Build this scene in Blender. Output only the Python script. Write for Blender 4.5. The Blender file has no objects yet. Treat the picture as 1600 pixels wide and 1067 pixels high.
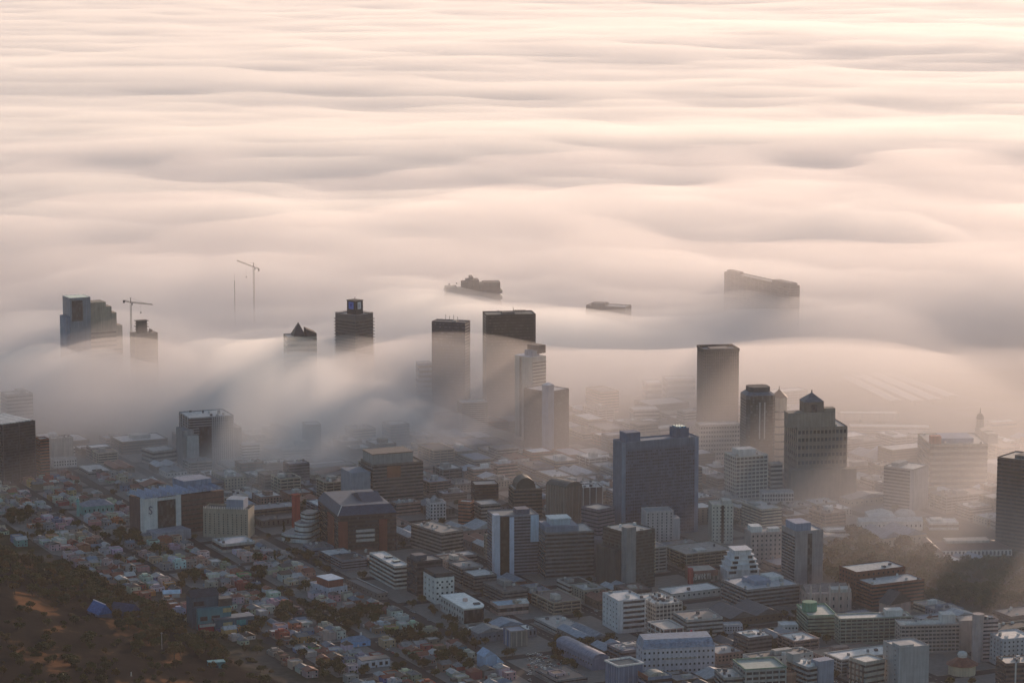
import bpy, math, random, numpy as np
from mathutils import Vector
R = math.radians
S = bpy.context.scene
COL = S.collection
rng = random.Random(11)

# ------------------------------------------------------------------ camera, light, air
F, H, YH = 4537., 660., -150.            # focal length in 1600-px units, camera height, horizon row
PITCH = math.atan((533.5 - YH) / F)
cam = bpy.data.cameras.new('camera')
camo = bpy.data.objects.new('camera', cam)
COL.objects.link(camo)
cam.sensor_width = 36
cam.lens = 36 * F / 1600
cam.clip_start, cam.clip_end = 1, 90000
camo.location = (0, 0, H)
camo.rotation_euler = (math.pi / 2 - PITCH, 0, 0)
S.camera = camo

SUN_EL, SUN_AZ = 8.5, 23.0
world = bpy.data.worlds.new('World')
S.world = world
world.use_nodes = True
wt = world.node_tree
sky = wt.nodes.new('ShaderNodeTexSky')
sky.sky_type = 'NISHITA'
sky.sun_disc = False
sky.sun_elevation, sky.sun_rotation = R(SUN_EL), R(SUN_AZ)
sky.dust_density = 1.0
sky.ozone_density = 1.5
wt.links.new(sky.outputs[0], wt.nodes['Background'].inputs[0])
wt.nodes['Background'].inputs[1].default_value = .14
sl = bpy.data.lights.new('sun', 'SUN')
so = bpy.data.objects.new('sun', sl)
COL.objects.link(so)
sl.energy, sl.angle, sl.color = 3.7, R(.5), (1, .71, .535)
sd = Vector((math.sin(R(SUN_AZ)) * math.cos(R(SUN_EL)), math.cos(R(SUN_AZ)) * math.cos(R(SUN_EL)), math.sin(R(SUN_EL))))
so.rotation_euler = sd.to_track_quat('Z', 'Y').to_euler()
so.location = (600, 1500, 900)
S.view_settings.view_transform = 'Standard'
S.view_settings.look = 'None'
S.view_settings.gamma = 1
S.view_settings.exposure = 0.16
S.cycles.volume_bounces = 10
S.cycles.max_bounces = 12
S.cycles.diffuse_bounces = 3
S.cycles.glossy_bounces = 2
S.cycles.use_denoising = True

# ------------------------------------------------------------------ materials
_M = {}

def _nodes(name):
    m = bpy.data.materials.new(name)
    m.use_nodes = True
    t = m.node_tree
    return m, t, t.nodes['Principled BSDF']

def paint(col, rough=.85, var=.28, scale=.12, streak=True, kind='plaster', spec=.3):
    """weathered plaster, concrete, sheet roofing: base colour broken up by patches, streaks and one tint per object"""
    key = (tuple(round(c, 3) for c in col), rough, var, scale, streak, spec)
    if key in _M:
        return _M[key]
    m, t, b = _nodes(kind)
    N, L = t.nodes, t.links
    tc = N.new('ShaderNodeTexCoord')
    n1 = N.new('ShaderNodeTexNoise')
    n1.inputs['Scale'].default_value = scale
    n1.inputs['Detail'].default_value = 6
    n1.inputs['Roughness'].default_value = .7
    L.new(tc.outputs['Object'], n1.inputs['Vector'])
    mp = N.new('ShaderNodeMapping')
    mp.inputs['Scale'].default_value = (1, 1, .06) if streak else (.5, 2.5, 1)
    L.new(tc.outputs['Object'], mp.inputs['Vector'])
    n2 = N.new('ShaderNodeTexNoise')
    n2.inputs['Scale'].default_value = .55
    n2.inputs['Detail'].default_value = 4
    L.new(mp.outputs[0], n2.inputs['Vector'])
    oi = N.new('ShaderNodeObjectInfo')
    a = N.new('ShaderNodeMath'); a.operation = 'ADD'
    L.new(n1.outputs['Fac'], a.inputs[0]); L.new(n2.outputs['Fac'], a.inputs[1])
    r = N.new('ShaderNodeMath'); r.operation = 'MULTIPLY_ADD'
    L.new(oi.outputs['Random'], r.inputs[0]); r.inputs[1].default_value = .35
    L.new(a.outputs[0], r.inputs[2])
    mr = N.new('ShaderNodeMapRange')
    mr.inputs['From Min'].default_value = .75; mr.inputs['From Max'].default_value = 1.6
    mr.inputs['To Min'].default_value = 1 - var * 1.5; mr.inputs['To Max'].default_value = 1 + var
    L.new(r.outputs[0], mr.inputs['Value'])
    mx = N.new('ShaderNodeVectorMath'); mx.operation = 'SCALE'
    mx.inputs[0].default_value = col
    L.new(mr.outputs[0], mx.inputs['Scale'])
    L.new(mx.outputs[0], b.inputs['Base Color'])
    b.inputs['Roughness'].default_value = rough
    b.inputs['Specular IOR Level'].default_value = spec
    _M[key] = m
    return m

def roofing(col, rough=.6):
    return paint(col, rough, .4, .25, False, 'roofing', .35)

def glazing(col=(.025, .03, .04), rough=.18):
    key = ('glz', col, rough)
    if key in _M:
        return _M[key]
    m, t, b = _nodes('window_glass')
    N, L = t.nodes, t.links
    tc = N.new('ShaderNodeTexCoord')
    sn = N.new('ShaderNodeVectorMath'); sn.operation = 'SNAP'; sn.inputs[1].default_value = (2.2, 2.2, 3.3)
    L.new(tc.outputs['Object'], sn.inputs[0])
    oi = N.new('ShaderNodeObjectInfo')
    ad = N.new('ShaderNodeVectorMath'); ad.operation = 'ADD'
    L.new(sn.outputs[0], ad.inputs[0]); L.new(oi.outputs['Location'], ad.inputs[1])
    n = N.new('ShaderNodeTexWhiteNoise'); n.noise_dimensions = '3D'
    L.new(ad.outputs[0], n.inputs['Vector'])
    pw = N.new('ShaderNodeMath'); pw.operation = 'POWER'; pw.inputs[1].default_value = 3.0
    L.new(n.outputs['Value'], pw.inputs[0])
    mr = N.new('ShaderNodeMapRange'); mr.inputs['To Min'].default_value = .7; mr.inputs['To Max'].default_value = 2.6
    L.new(pw.outputs[0], mr.inputs['Value'])
    mx = N.new('ShaderNodeVectorMath'); mx.operation = 'SCALE'; mx.inputs[0].default_value = col
    L.new(mr.outputs[0], mx.inputs['Scale'])
    L.new(mx.outputs[0], b.inputs['Base Color'])
    b.inputs['Roughness'].default_value = rough
    b.inputs['Specular IOR Level'].default_value = .6
    _M[key] = m
    return m

def air(name, dens, col, g):
    m = bpy.data.materials.new(name)
    m.use_nodes = True
    t = m.node_tree
    t.nodes.remove(t.nodes['Principled BSDF'])
    v = t.nodes.new('ShaderNodeVolumePrincipled')
    v.inputs['Density'].default_value = dens
    v.inputs['Color'].default_value = (*col, 1)
    v.inputs['Anisotropy'].default_value = g
    t.links.new(v.outputs[0], t.nodes['Material Output'].inputs['Volume'])
    return m

WHITE, PALE, GREY, DGREY = (.66, .65, .63), (.48, .46, .43), (.30, .30, .30), (.13, .13, .14)
DARK, TAN, BRICK, BLUEG = (.05, .05, .06), (.38, .33, .27), (.24, .095, .065), (.22, .27, .36)
NAVY, PINK, GREEN, SAND = (.05, .07, .12), (.52, .37, .33), (.28, .40, .33), (.52, .47, .36)

# ------------------------------------------------------------------ mesh helpers
class MB:
    def __init__(s):
        s.v, s.f = [], []
    def poly(s, pts, faces):
        n = len(s.v)
        s.v += pts
        s.f += [tuple(i + n for i in f) for f in faces]
        return s
    def box(s, x0, x1, y0, y1, z0, z1):
        return s.poly([(x, y, z) for z in (z0, z1) for x, y in ((x0, y0), (x1, y0), (x1, y1), (x0, y1))],
                      [(0, 3, 2, 1), (4, 5, 6, 7), (0, 1, 5, 4), (1, 2, 6, 5), (2, 3, 7, 6), (3, 0, 4, 7)])
    def ring(s, x0, x1, y0, y1, z0, z1, t, p=0.):
        """four walls round a rectangle, t thick, p proud of it"""
        s.box(x0 - p, x1 + p, y0 - p, y0 - p + t, z0, z1)
        s.box(x0 - p, x1 + p, y1 + p - t, y1 + p, z0, z1)
        s.box(x0 - p, x0 - p + t, y0 - p + t, y1 + p - t, z0, z1)
        return s.box(x1 + p - t, x1 + p, y0 - p + t, y1 + p - t, z0, z1)
    def prism(s, pts, z0, z1):
        n = len(pts)
        return s.poly([(x, y, z0) for x, y in pts] + [(x, y, z1) for x, y in pts],
                      [tuple(range(n - 1, -1, -1)), tuple(range(n, 2 * n))] + [(i, (i + 1) % n, n + (i + 1) % n, n + i) for i in range(n)])
    def frustum(s, pts0, z0, pts1, z1):
        n = len(pts0)
        return s.poly([(x, y, z0) for x, y in pts0] + [(x, y, z1) for x, y in pts1],
                      [tuple(range(n - 1, -1, -1)), tuple(range(n, 2 * n))] + [(i, (i + 1) % n, n + (i + 1) % n, n + i) for i in range(n)])
    def cone(s, cx, cy, r0, z0, r1, z1, n=14):
        c = lambda r: [(cx + r * math.cos(2 * math.pi * i / n), cy + r * math.sin(2 * math.pi * i / n)) for i in range(n)]
        return s.frustum(c(r0), z0, c(max(r1, .02)), z1)
    def dome(s, cx, cy, r, z, hh, n=14, k=5):
        for i in range(k):
            a, b = math.pi / 2 * i / k, math.pi / 2 * (i + 1) / k
            s.cone(cx, cy, r * math.cos(a), z + hh * math.sin(a), r * math.cos(b), z + hh * math.sin(b), n)
        return s
    def gable(s, x0, x1, y0, y1, z, hh, o=.4, along='x'):
        x0 -= o; x1 += o; y0 -= o; y1 += o
        if along == 'x':
            m = (y0 + y1) / 2
            p = [(x0, y0, z), (x1, y0, z), (x1, y1, z), (x0, y1, z), (x0, m, z + hh), (x1, m, z + hh)]
            return s.poly(p, [(0, 1, 5, 4), (2, 3, 4, 5), (3, 0, 4), (1, 2, 5), (0, 3, 2, 1)])
        m = (x0 + x1) / 2
        p = [(x0, y0, z), (x1, y0, z), (x1, y1, z), (x0, y1, z), (m, y0, z + hh), (m, y1, z + hh)]
        return s.poly(p, [(0, 1, 4), (1, 2, 5, 4), (2, 3, 5), (3, 0, 4, 5), (0, 3, 2, 1)])
    def hip(s, x0, x1, y0, y1, z, hh, o=.4):
        x0 -= o; x1 += o; y0 -= o; y1 += o
        w, d = x1 - x0, y1 - y0
        k = min(w, d) / 2
        if w >= d:
            r = [(x0 + k * .9, (y0 + y1) / 2, z + hh), (x1 - k * .9, (y0 + y1) / 2, z + hh)]
            f = [(0, 1, 5, 4), (2, 3, 4, 5), (3, 0, 4), (1, 2, 5), (0, 3, 2, 1)]
        else:
            r = [((x0 + x1) / 2, y0 + k * .9, z + hh), ((x0 + x1) / 2, y1 - k * .9, z + hh)]
            f = [(0, 1, 4), (1, 2, 5, 4), (2, 3, 5), (3, 0, 4, 5), (0, 3, 2, 1)]
        return s.poly([(x0, y0, z), (x1, y0, z), (x1, y1, z), (x0, y1, z)] + r, f)
    def barrel(s, x0, x1, y0, y1, z, hh, n=8, along='y'):
        pr = []
        for i in range(n + 1):
            a = math.pi * i / n
            pr.append(((1 - math.cos(a)) / 2, math.sin(a) * hh))
        P = []
        for q in (0, 1):
            for u, w in pr:
                P.append((x0 + (x1 - x0) * u, y0 + (y1 - y0) * q, z + w) if along == 'y' else (x0 + (x1 - x0) * q, y0 + (y1 - y0) * u, z + w))
        m = n + 1
        fs = [(i, i + 1, m + i + 1, m + i) for i in range(n)] + [tuple(range(m)), tuple(range(2 * m - 1, m - 1, -1)), (0, m, 2 * m - 1, n)]
        return s.poly(P, fs)
    def bar(s, p, q, r):
        """square bar between two points"""
        p, q = Vector(p), Vector(q)
        d = (q - p).normalized()
        u = d.cross(Vector((0, 0, 1)) if abs(d.z) < .9 else Vector((1, 0, 0))).normalized() * r
        w = d.cross(u).normalized() * r
        P = [tuple(c + a * u + b * w) for c in (p, q) for a, b in ((-1, -1), (1, -1), (1, 1), (-1, 1))]
        return s.poly(P, [(0, 3, 2, 1), (4, 5, 6, 7), (0, 1, 5, 4), (1, 2, 6, 5), (2, 3, 7, 6), (3, 0, 4, 7)])
    def mesh(s, name, mat):
        me = bpy.data.meshes.new(name)
        me.from_pydata(s.v, [], s.f)
        me.materials.append(mat)
        return me
    def build(s, name, mat, parent=None):
        return link(name, s.mesh(name, mat), parent)

def link(name, me, parent=None, loc=None):
    o = bpy.data.objects.new(name, me)
    COL.objects.link(o)
    if parent is not None:
        o.parent = parent
    if loc is not None:
        o.location = loc
    return o

def tag(o, label, cat, group=None, kind=None):
    if label: o['label'] = label
    if cat: o['category'] = cat
    if group: o['group'] = group
    if kind: o['kind'] = kind
    return o

def empty(name, loc, rz=0):
    o = bpy.data.objects.new(name, None)
    COL.objects.link(o)
    o.location = loc
    o.rotation_euler = (0, 0, rz)
    return o

def copy_thing(root, loc, rz=0, scale=1.):
    r = root.copy()
    COL.objects.link(r)
    r.location, r.rotation_euler, r.scale = loc, (0, 0, rz), (scale,) * 3 if not isinstance(scale, tuple) else scale
    for ch in list(root.children):
        c = ch.copy(); COL.objects.link(c); c.parent = r
        for g in ch.children:
            e = g.copy(); COL.objects.link(e); e.parent = c
    return r

# ------------------------------------------------------------------ terrain and survey
_q = (-206., 2460.); _n = (-.836, -.547)

def sm(d, k):
    return k * np.log1p(np.exp(np.clip(d / k, -40, 40)))

def hill_d(x, y):
    return (x - _q[0]) * _n[0] + (y - _q[1]) * _n[1]

def terrain(x, y):
    d = hill_d(x, y)
    b = 1 / (1 + np.exp(-np.clip(d / 12, -40, 40)))
    return .25 * sm(d - 10, 14) + b * (1.2 * np.sin(x * .045 + y * .021) + .9 * np.sin(y * .05 - x * .03 + 1)) - .0

def ray(px, py):
    t, u = (px - 800) / F, (533.5 - py) / F
    c, s = math.cos(PITCH), math.sin(PITCH)
    return t, c + u * s, -s + u * c

def at(px, py, z=0.):
    dx, dy, dz = ray(px, py)
    k = (z - H) / dz
    return dx * k, dy * k

def at_ground(px, py):
    dx, dy, dz = ray(px, py)
    k0 = (170 - H) / dz
    k1 = (0 - H) / dz
    for i in range(400):
        k = k0 + (k1 - k0) * i / 399
        if H + dz * k <= terrain(dx * k, dy * k):
            return dx * k, dy * k, float(terrain(dx * k, dy * k))
    return dx * k1, dy * k1, float(terrain(dx * k1, dy * k1))

def project(x, y, z):
    c, s = math.cos(PITCH), math.sin(PITCH)
    zc = y * c - (z - H) * s
    yc = y * s + (z - H) * c
    return 800 + F * x / zc, 533.5 - F * yc / zc, zc

HEROES = []        # footprint and screen extents of everything placed by hand
GLASS = glazing()
PROUD = .12

def hero(ref, name, label, cat, xl, xc, xr, yt, yb, a, col, dep=None, vis=None, z=None):
    """survey one building from its near corner: returns root, W (right face), D (left face), height, px per metre"""
    if z is None:
        x, y = at(xc, yb); z = 0.
    else:
        x, y, z = at_ground(xc, yb)
    _, _, zc = project(x, y, z)
    s = F / zc
    hd = R(a)
    th = math.atan2(x, y)
    W = (xr - xc) / (s * max(math.cos(hd), .15))
    D = dep if dep else (xc - xl) / (s * max(math.sin(hd), .15))
    dx, dy, dz = ray(xc, yt)
    ht = H + dz * (y / dy) - z
    root = empty(name, (x, y, z), hd - th)
    tag(root, label, cat)
    u = (math.cos(hd - th), math.sin(hd - th)); v = (-u[1], u[0])
    corners = [(x + u[0] * p + v[0] * q, y + u[1] * p + v[1] * q) for p, q in ((0, 0), (W, 0), (W, D), (0, D))]
    HEROES.append(dict(ref=ref, x=x + u[0] * W / 2 + v[0] * D / 2, y=y + u[1] * W / 2 + v[1] * D / 2, o=(x, y), u=u, v=v, W=W, D=D,
                       x0=min(xl, xc), x1=xr, yt=yt, yb=yb, vis=vis if vis else yb - 6, c=corners))
    return root, W, D, ht, s

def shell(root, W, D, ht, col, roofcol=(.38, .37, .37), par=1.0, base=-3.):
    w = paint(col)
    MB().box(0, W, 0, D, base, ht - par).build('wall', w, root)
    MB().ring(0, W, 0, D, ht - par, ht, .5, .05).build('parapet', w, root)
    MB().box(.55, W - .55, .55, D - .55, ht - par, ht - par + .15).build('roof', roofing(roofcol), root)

def bands(root, W, D, ht, n, mat=None, frac=.5, base=1.5, top=1.2, inset=.8, name='window_band', proud=PROUD):
    m = GLASS if mat is None else mat
    fh = (ht - base - top) / n
    me = MB().ring(inset, W - inset, inset, D - inset, 0, fh * frac, .3 + inset, inset + proud).mesh(name, m)
    for i in range(n):
        link(name, me, root, (0, 0, base + fh * (i + .25)))

def slabs(root, W, D, ht, n, col, proud=.9, th=.5, base=3., name='balcony_slab', top=.5):
    me = MB().ring(0, W, 0, D, 0, th, .6 + proud, proud).mesh(name, paint(col))
    fh = (ht - base - top) / n
    for i in range(n + 1):
        link(name, me, root, (0, 0, base + fh * i))

def fins(root, W, D, ht, nx, ny, col, wd=.8, dp=.5, z0=1., z1=None, name='pilaster', x0=0, x1=None):
    m = paint(col)
    z1 = ht if z1 is None else z1
    x1 = W if x1 is None else x1
    me = MB().box(-wd / 2, wd / 2, -dp, dp, z0, z1).mesh(name, m)
    for i in range(nx):
        for y in (0, D):
            link(name, me, root, (x0 + wd / 2 + (x1 - x0 - wd) * i / max(nx - 1, 1), y, 0))
    if ny:
        me2 = MB().box(-dp, dp, -wd / 2, wd / 2, z0, z1).mesh(name, m)
        for i in range(ny):
            for x in (0, W):
                link(name, me2, root, (x, wd + (D - 2 * wd) * (i + .5) / ny, 0))

def windows(root, W, D, ht, nx, nz, ny=0, w=1.5, h=1.7, base=2.2, top=1.6, m=None, x0=0, x1=None):
    m = m or GLASS
    x1 = W if x1 is None else x1
    fh = (ht - base - top) / nz
    me = MB().box(-w / 2, w / 2, -.15, .1, 0, h).mesh('window', m)
    me2 = MB().box(-.15, .1, -w / 2, w / 2, 0, h).mesh('window', m)
    for j in range(nz):
        zz = base + fh * j + (fh - h) / 2
        for i in range(nx):
            link('window', me, root, (x0 + (x1 - x0) * (i + .5) / nx, 0, zz))
        for i in range(ny):
            link('window', me2, root, (0, D * (i + .5) / ny, zz))

def plant(root, W, D, ht, fx0, fx1, fy0, fy1, h, col=GREY, name='plant_room', cap=None):
    z = ht - .85
    MB().box(W * fx0, W * fx1, D * fy0, D * fy1, z, ht + h).build(name, paint(col), root)
    if cap:
        MB().box(W * fx0 - .3, W * fx1 + .3, D * fy0 - .3, D * fy1 + .3, ht + h, ht + h + .5).build('plant_room_cap', roofing(cap), root)

def clutter(root, W, D, ht, n, seed):
    r = random.Random(seed)
    for i in range(n):
        w, d, h = r.uniform(1.2, 3.2), r.uniform(1.2, 3), r.uniform(.9, 2)
        x, y = r.uniform(1, max(1.2, W - w - 1)), r.uniform(1, max(1.2, D - d - 1))
        MB().box(x, x + w, y, y + d, ht - .85, ht + h).build('roof_unit', paint(r.choice([WHITE, PALE, GREY, DGREY])), root)

def antenna(root, x, y, z, h, r=.18):
    b = MB().bar((x, y, z), (x, y, z + h), r)
    b.bar((x - 1, y, z + h * .7), (x + 1, y, z + h * .7), r * .7)
    b.build('antenna', paint(DGREY), root)

# ------------------------------------------------------------------ towers that stand in the fog
def std(ref, name, label, cat, xl, xc, xr, yt, yb, a, col, roofcol=(.38, .37, .37), style=None, n=0, dep=None, vis=None, plants=(), cl=0, **k):
    root, W, D, ht, s = hero(ref, name, label, cat, xl, xc, xr, yt, yb, a, col, dep, vis)
    shell(root, W, D, ht, col, roofcol)
    if style == 'bands':
        bands(root, W, D, ht, n, **k)
    elif style == 'fins':
        fins(root, W, D, ht, n, k.pop('ny', max(2, int(n * D / W))), k.pop('fcol', col), **k)
    elif style == 'grid':
        windows(root, W, D, ht, **k)
    elif style == 'balcony':
        slabs(root, W, D, ht, n, k.pop('scol', col), **k)
        bands(root, W, D, ht, n, frac=.4)
    for p in plants:
        plant(root, W, D, ht, *p)
    if cl:
        clutter(root, W, D, ht, cl, int(xc * 7 + yb))
    return root, W, D, ht, s

# glass tower with a pale stepped wing
root, W, D, ht, s = hero('twin-height glass tower', 'glass_tower', 'twin-height tower with bare glass crown and pale stepped wing rising from fog', 'tower', 107, 112, 144, 466, 616, 18, DARK, dep=30)
w = paint(DARK)
MB().box(0, W, 0, D, -3, ht).build('crown', paint((.15, .19, .23), .2, .3, .08, True, 'curtain_glass', .6), root)
fins(root, W, D, ht + .6, 6, 5, BLUEG, .5, .3, z0=ht - 40, name='mullion')
MB().box(W * .1, W * .62, -.4, .1, ht - 32, ht - 4).build('dark_glass_panel', glazing((.02, .025, .03)), root)
MB().box(-5, 0, 1, D - 1, -3, ht - 26).build('side_wing', paint(BLUEG), root)
b = MB()
for x0, x1, dz in ((W, W + 23, 8.5), (W + 23, W + 31, 15), (W + 31, W + 38, 24), (W + 38, W + 46, 42)):
    b.box(x0, x1, 3, D - 2, -3, ht - dz)
b.build('stepped_wing', paint(TAN), root)
for i in range(9):
    MB().box(W + .5, W + 45.5 if i > 3 else W + 37, 2.85, 3.1, ht - 60 - i * 6 + 8, ht - 58 - i * 6 + 8).build('window_band', GLASS, root)

# tower under construction
root, W, D, ht, s = hero('unfinished concrete tower', 'unfinished_tower', 'unfinished concrete tower with raised core and jagged top edge', 'tower', 205, 213, 248, 522, 622, 20, DGREY)
MB().box(0, W, 0, D, -3, ht).build('wall', paint((.2, .17, .15)), root)
b = MB().box(W * .2, W * .58, D * .2, D * .7, ht, ht + 17)
for k in range(4):
    b.box(W * .16 - k % 2, W * .62 + k % 2, D * .16, D * .74, ht + 4 + k * 4, ht + 4.8 + k * 4)
b.build('core', paint((.14, .12, .11)), root)
slabs(root, W, D, ht, 16, (.26, .23, .2), .6, .45, name='floor_slab')
for k in range(9):
    MB().box(W * (.62 + k * .04), W * (.64 + k * .04), D * .1 * k, D * .1 * k + .6, ht, ht + 6 - .5 * k).build('column_starter', paint(DARK), root)

def crane(label, px, py_base, py_jib, dxl, dxr, rise_l, rise_r, col):
    """tower crane: lattice mast, cab, lattice jib, counter jib with weights, A-frame, hook"""
    x, y = at(px, py_base)
    _, _, zc = project(x, y, 0)
    s = F / zc
    dx, dy, dz = ray(px, py_jib)
    zt = H + dz * (y / dy)
    root = empty('tower_crane', (x, y, 0), .15)
    tag(root, label, 'crane', 'tower cranes above the fog')
    m = paint(col)
    b = MB()
    q = .9
    for a_, c_ in ((-q, -q), (q, -q), (q, q), (-q, q)):
        b.bar((a_, c_, -2), (a_, c_, zt), .2)
    k = 0
    while k * 3 < zt - 3:
        z = k * 3
        for p1, p2 in (((-q, -q), (q, -q)), ((q, -q), (q, q)), ((q, q), (-q, q)), ((-q, q), (-q, -q))):
            b.bar((*p1, z), (*p2, z + 3), .12)
        k += 1
    b.build('mast', m, root)
    def lattice(x1, z1, name):
        b = MB()
        n = max(3, int(abs(x1) / 3.5))
        P = lambda t, o, up: (x1 * t, o, zt + z1 * t + up)
        for o in (-.7, .7):
            b.bar(P(0, o, 0), P(1, o, 0), .2)
        b.bar(P(0, 0, 1.7), P(.97, 0, .9), .2)
        for i in range(n):
            for o in (-.7, .7):
                b.bar(P(i / n, o, 0), P((i + .5) / n, 0, 1.5), .1)
                b.bar(P((i + .5) / n, 0, 1.5), P((i + 1) / n, o, 0), .1)
        return b.build(name, m, root)
    if abs(dxl) > abs(dxr):
        jib, rj, cj, rc = -dxl / s, rise_l / s, dxr / s, rise_r / s
    else:
        jib, rj, cj, rc = dxr / s, rise_r / s, -dxl / s, rise_l / s
    lattice(jib, rj, 'jib')
    lattice(cj, rc, 'counter_jib')
    MB().box(min(cj, cj * .75), max(cj, cj * .75), -1, 1, zt + rc - 2.6, zt + rc + .8).build('counterweight', paint(DARK), root)
    MB().bar((0, 0, zt), (0, 0, zt + 7), .45).build('apex', m, root)
    b = MB()
    b.bar((0, 0, zt + 7), (jib * .6, 0, zt + rj * .6 + 1.4), .09).bar((0, 0, zt + 7), (cj * .9, 0, zt + rc), .09)
    b.build('tie_rod', paint(DARK), root)
    MB().box(.6, 2.6, -2.4, -.7, zt - 3, zt - .3).build('cab', paint(DGREY), root)
    b = MB().bar((jib * .45, 0, zt + rj * .45), (jib * .45, 0, zt - 13), .07).box(jib * .45 - .7, jib * .45 + .7, -.5, .5, zt - 15, zt - 13)
    b.build('hook', paint(DARK), root)

crane('dark tower crane standing over the unfinished concrete tower', 207, 612, 473, 12, 34, 3, -4, (.05, .035, .03))
crane('lone slender tower crane poking out of the fog sea with raised jib', 398, 548, 418, 26, 9, 11, -3, (.1, .07, .06))
x, y = at(368, 548)
root = empty('lattice_mast', (x, y, 0))
tag(root, 'thin lone lattice mast in fog beside a slender crane', 'mast')
b = MB()
for k in range(4):
    b.bar((.9 * math.cos(k * 1.57), .9 * math.sin(k * 1.57), -2), (.3 * math.cos(k * 1.57), .3 * math.sin(k * 1.57), 106), .16)
for k in range(35):
    b.bar((.7, 0, k * 3), (-.7, 0, k * 3 + 3), .1)
b.build('mast_frame', paint(DGREY), root)
MB().bar((0, 0, 106), (0, 0, 116), .12).build('antenna', paint(DGREY), root)

# pyramid topped tower
root, W, D, ht, s = hero('pyramid-roofed tower', 'pyramid_tower', 'small dark pyramid roof and slanted block just clearing the fog', 'tower', 447, 450, 496, 527, 640, 8, DGREY, dep=34)
shell(root, W, D, ht, TAN)
x0, x1 = W * .22, W * .66
MB().frustum([(x0, 4), (x1, 4), (x1, 30), (x0, 30)], ht, [(W * .44 - .2, 16.8), (W * .44 + .2, 16.8), (W * .44 + .2, 17.2), (W * .44 - .2, 17.2)], ht + 17).build('pyramid_roof', roofing((.06, .06, .08)), root)
MB().poly([(x1, 0, ht), (W, 0, ht), (W, 26, ht), (x1, 26, ht), (x1, 0, ht + 10), (W, 0, ht + 4), (W, 26, ht + 4), (x1, 26, ht + 10)],
          [(0, 3, 2, 1), (4, 5, 6, 7), (0, 1, 5, 4), (1, 2, 6, 5), (2, 3, 7, 6), (3, 0, 4, 7)]).build('slanted_block', paint(DARK), root)
bands(root, W, D, ht, 14)

# balcony tower with the sign box
root, W, D, ht, s = hero('balcony-edged tower', 'balcony_tower', 'dark tower with toothed balcony edges and a blue sign box on top', 'tower', 525, 556, 584, 493, 632, 44, (.11, .105, .11))
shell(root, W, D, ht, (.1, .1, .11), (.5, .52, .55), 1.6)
slabs(root, W, D, ht, 26, (.15, .14, .14), 1.5, 1.1, base=3, top=8)
bands(root, W, D, ht, 26, top=8, frac=.42)
MB().ring(0, W, 0, D, ht + .6, ht + 1, .3, .6).build('roof_rail', paint(DGREY), root)
bx0, bx1, by0, by1 = W * .3, W * .72, D * .25, D * .68
MB().box(bx0, bx1, by0, by1, ht - 1, ht + 17).build('sign_box', paint((.035, .04, .05)), root)
MB().box(bx0 - .5, bx1 + .5, by0 - .5, by1 + .5, ht + 17, ht + 17.8).build('sign_box_cap', paint(DARK), root)
cy = (by0 + by1) / 2
b = MB().box(bx0 - .3, bx0, cy - 4.6, cy + 4.6, ht + 6, ht + 15.5)
pn = b.build('blue_sign_panel', paint((.07, .15, .5), var=.05), root)
MB().prism([(0, 0), (4.6, -2.3), (4.6, 2.3)], 0, .25).build('emblem', paint((.03, .05, .3), var=.05), pn)
e = pn.children[0]; e.rotation_euler = (0, -math.pi / 2, 0); e.location = (bx0 - .3, cy, ht + 8.2)
cx = (bx0 + bx1) / 2
pn = MB().box(cx - 3, cx + 3, by0 - .3, by0, ht + 6, ht + 15.5).build('pale_sign_panel', paint((.6, .6, .62), var=.05), root)
MB().box(cx - 1.5, cx + .2, by0 - .55, by0 - .3, ht + 8, ht + 13).build('emblem', paint((.3, .3, .34), var=.05), pn)
antenna(root, cx, cy, ht + 17.8, 4)

# pair of dark slabs
root, W, D, ht, s = hero('plain dark slab tower', 'dark_slab_tower', 'plain navy slab tower with wedge roof line and small roof masts', 'tower', 675, 727, 735, 504, 648, 72, (.05, .055, .075))
shell(root, W, D, ht, (.05, .055, .08), (.09, .09, .11))
bands(root, W, D, ht, 30, glazing((.03, .035, .05), .3), frac=.45)
plant(root, W, D, ht, .2, .7, .3, .42, 1.2, PALE)
for k in range(4):
    antenna(root, W * .5, D * (.3 + .12 * k), ht, 6 + k % 2 * 2)
std('low block behind slab tower', 'low_block', 'bluish low block half sunk in fog beside the plain navy slab tower', 'building', 650, 655, 677, 568, 640, 12, BLUEG, style='bands', n=9, dep=20)

root, W, D, ht, s = std('broad black tower', 'black_tower', 'broad black tower with sloped parapet and a row of tiny roof vents', 'tower', 757, 760, 837, 492, 655, 8, (.05, .045, .045), (.1, .1, .1), dep=34, plants=((.35, .6, .3, .7, 1, DGREY),))
bands(root, W, D, ht, 34, glazing((.028, .026, .028), .35), frac=.5)
fins(root, W, D, ht, 2, 0, (.07, .065, .065), 3, .3)
b = MB()
for k in range(8):
    b.box(W * .6 + k * 2, W * .6 + k * 2 + 1, D * .6, D * .6 + 1, ht, ht + 3)
b.build('vent_row', paint(DARK), root)
antenna(root, W * .28, D * .5, ht, 4)
antenna(root, W * .6, D * .7, ht, 6)

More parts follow.
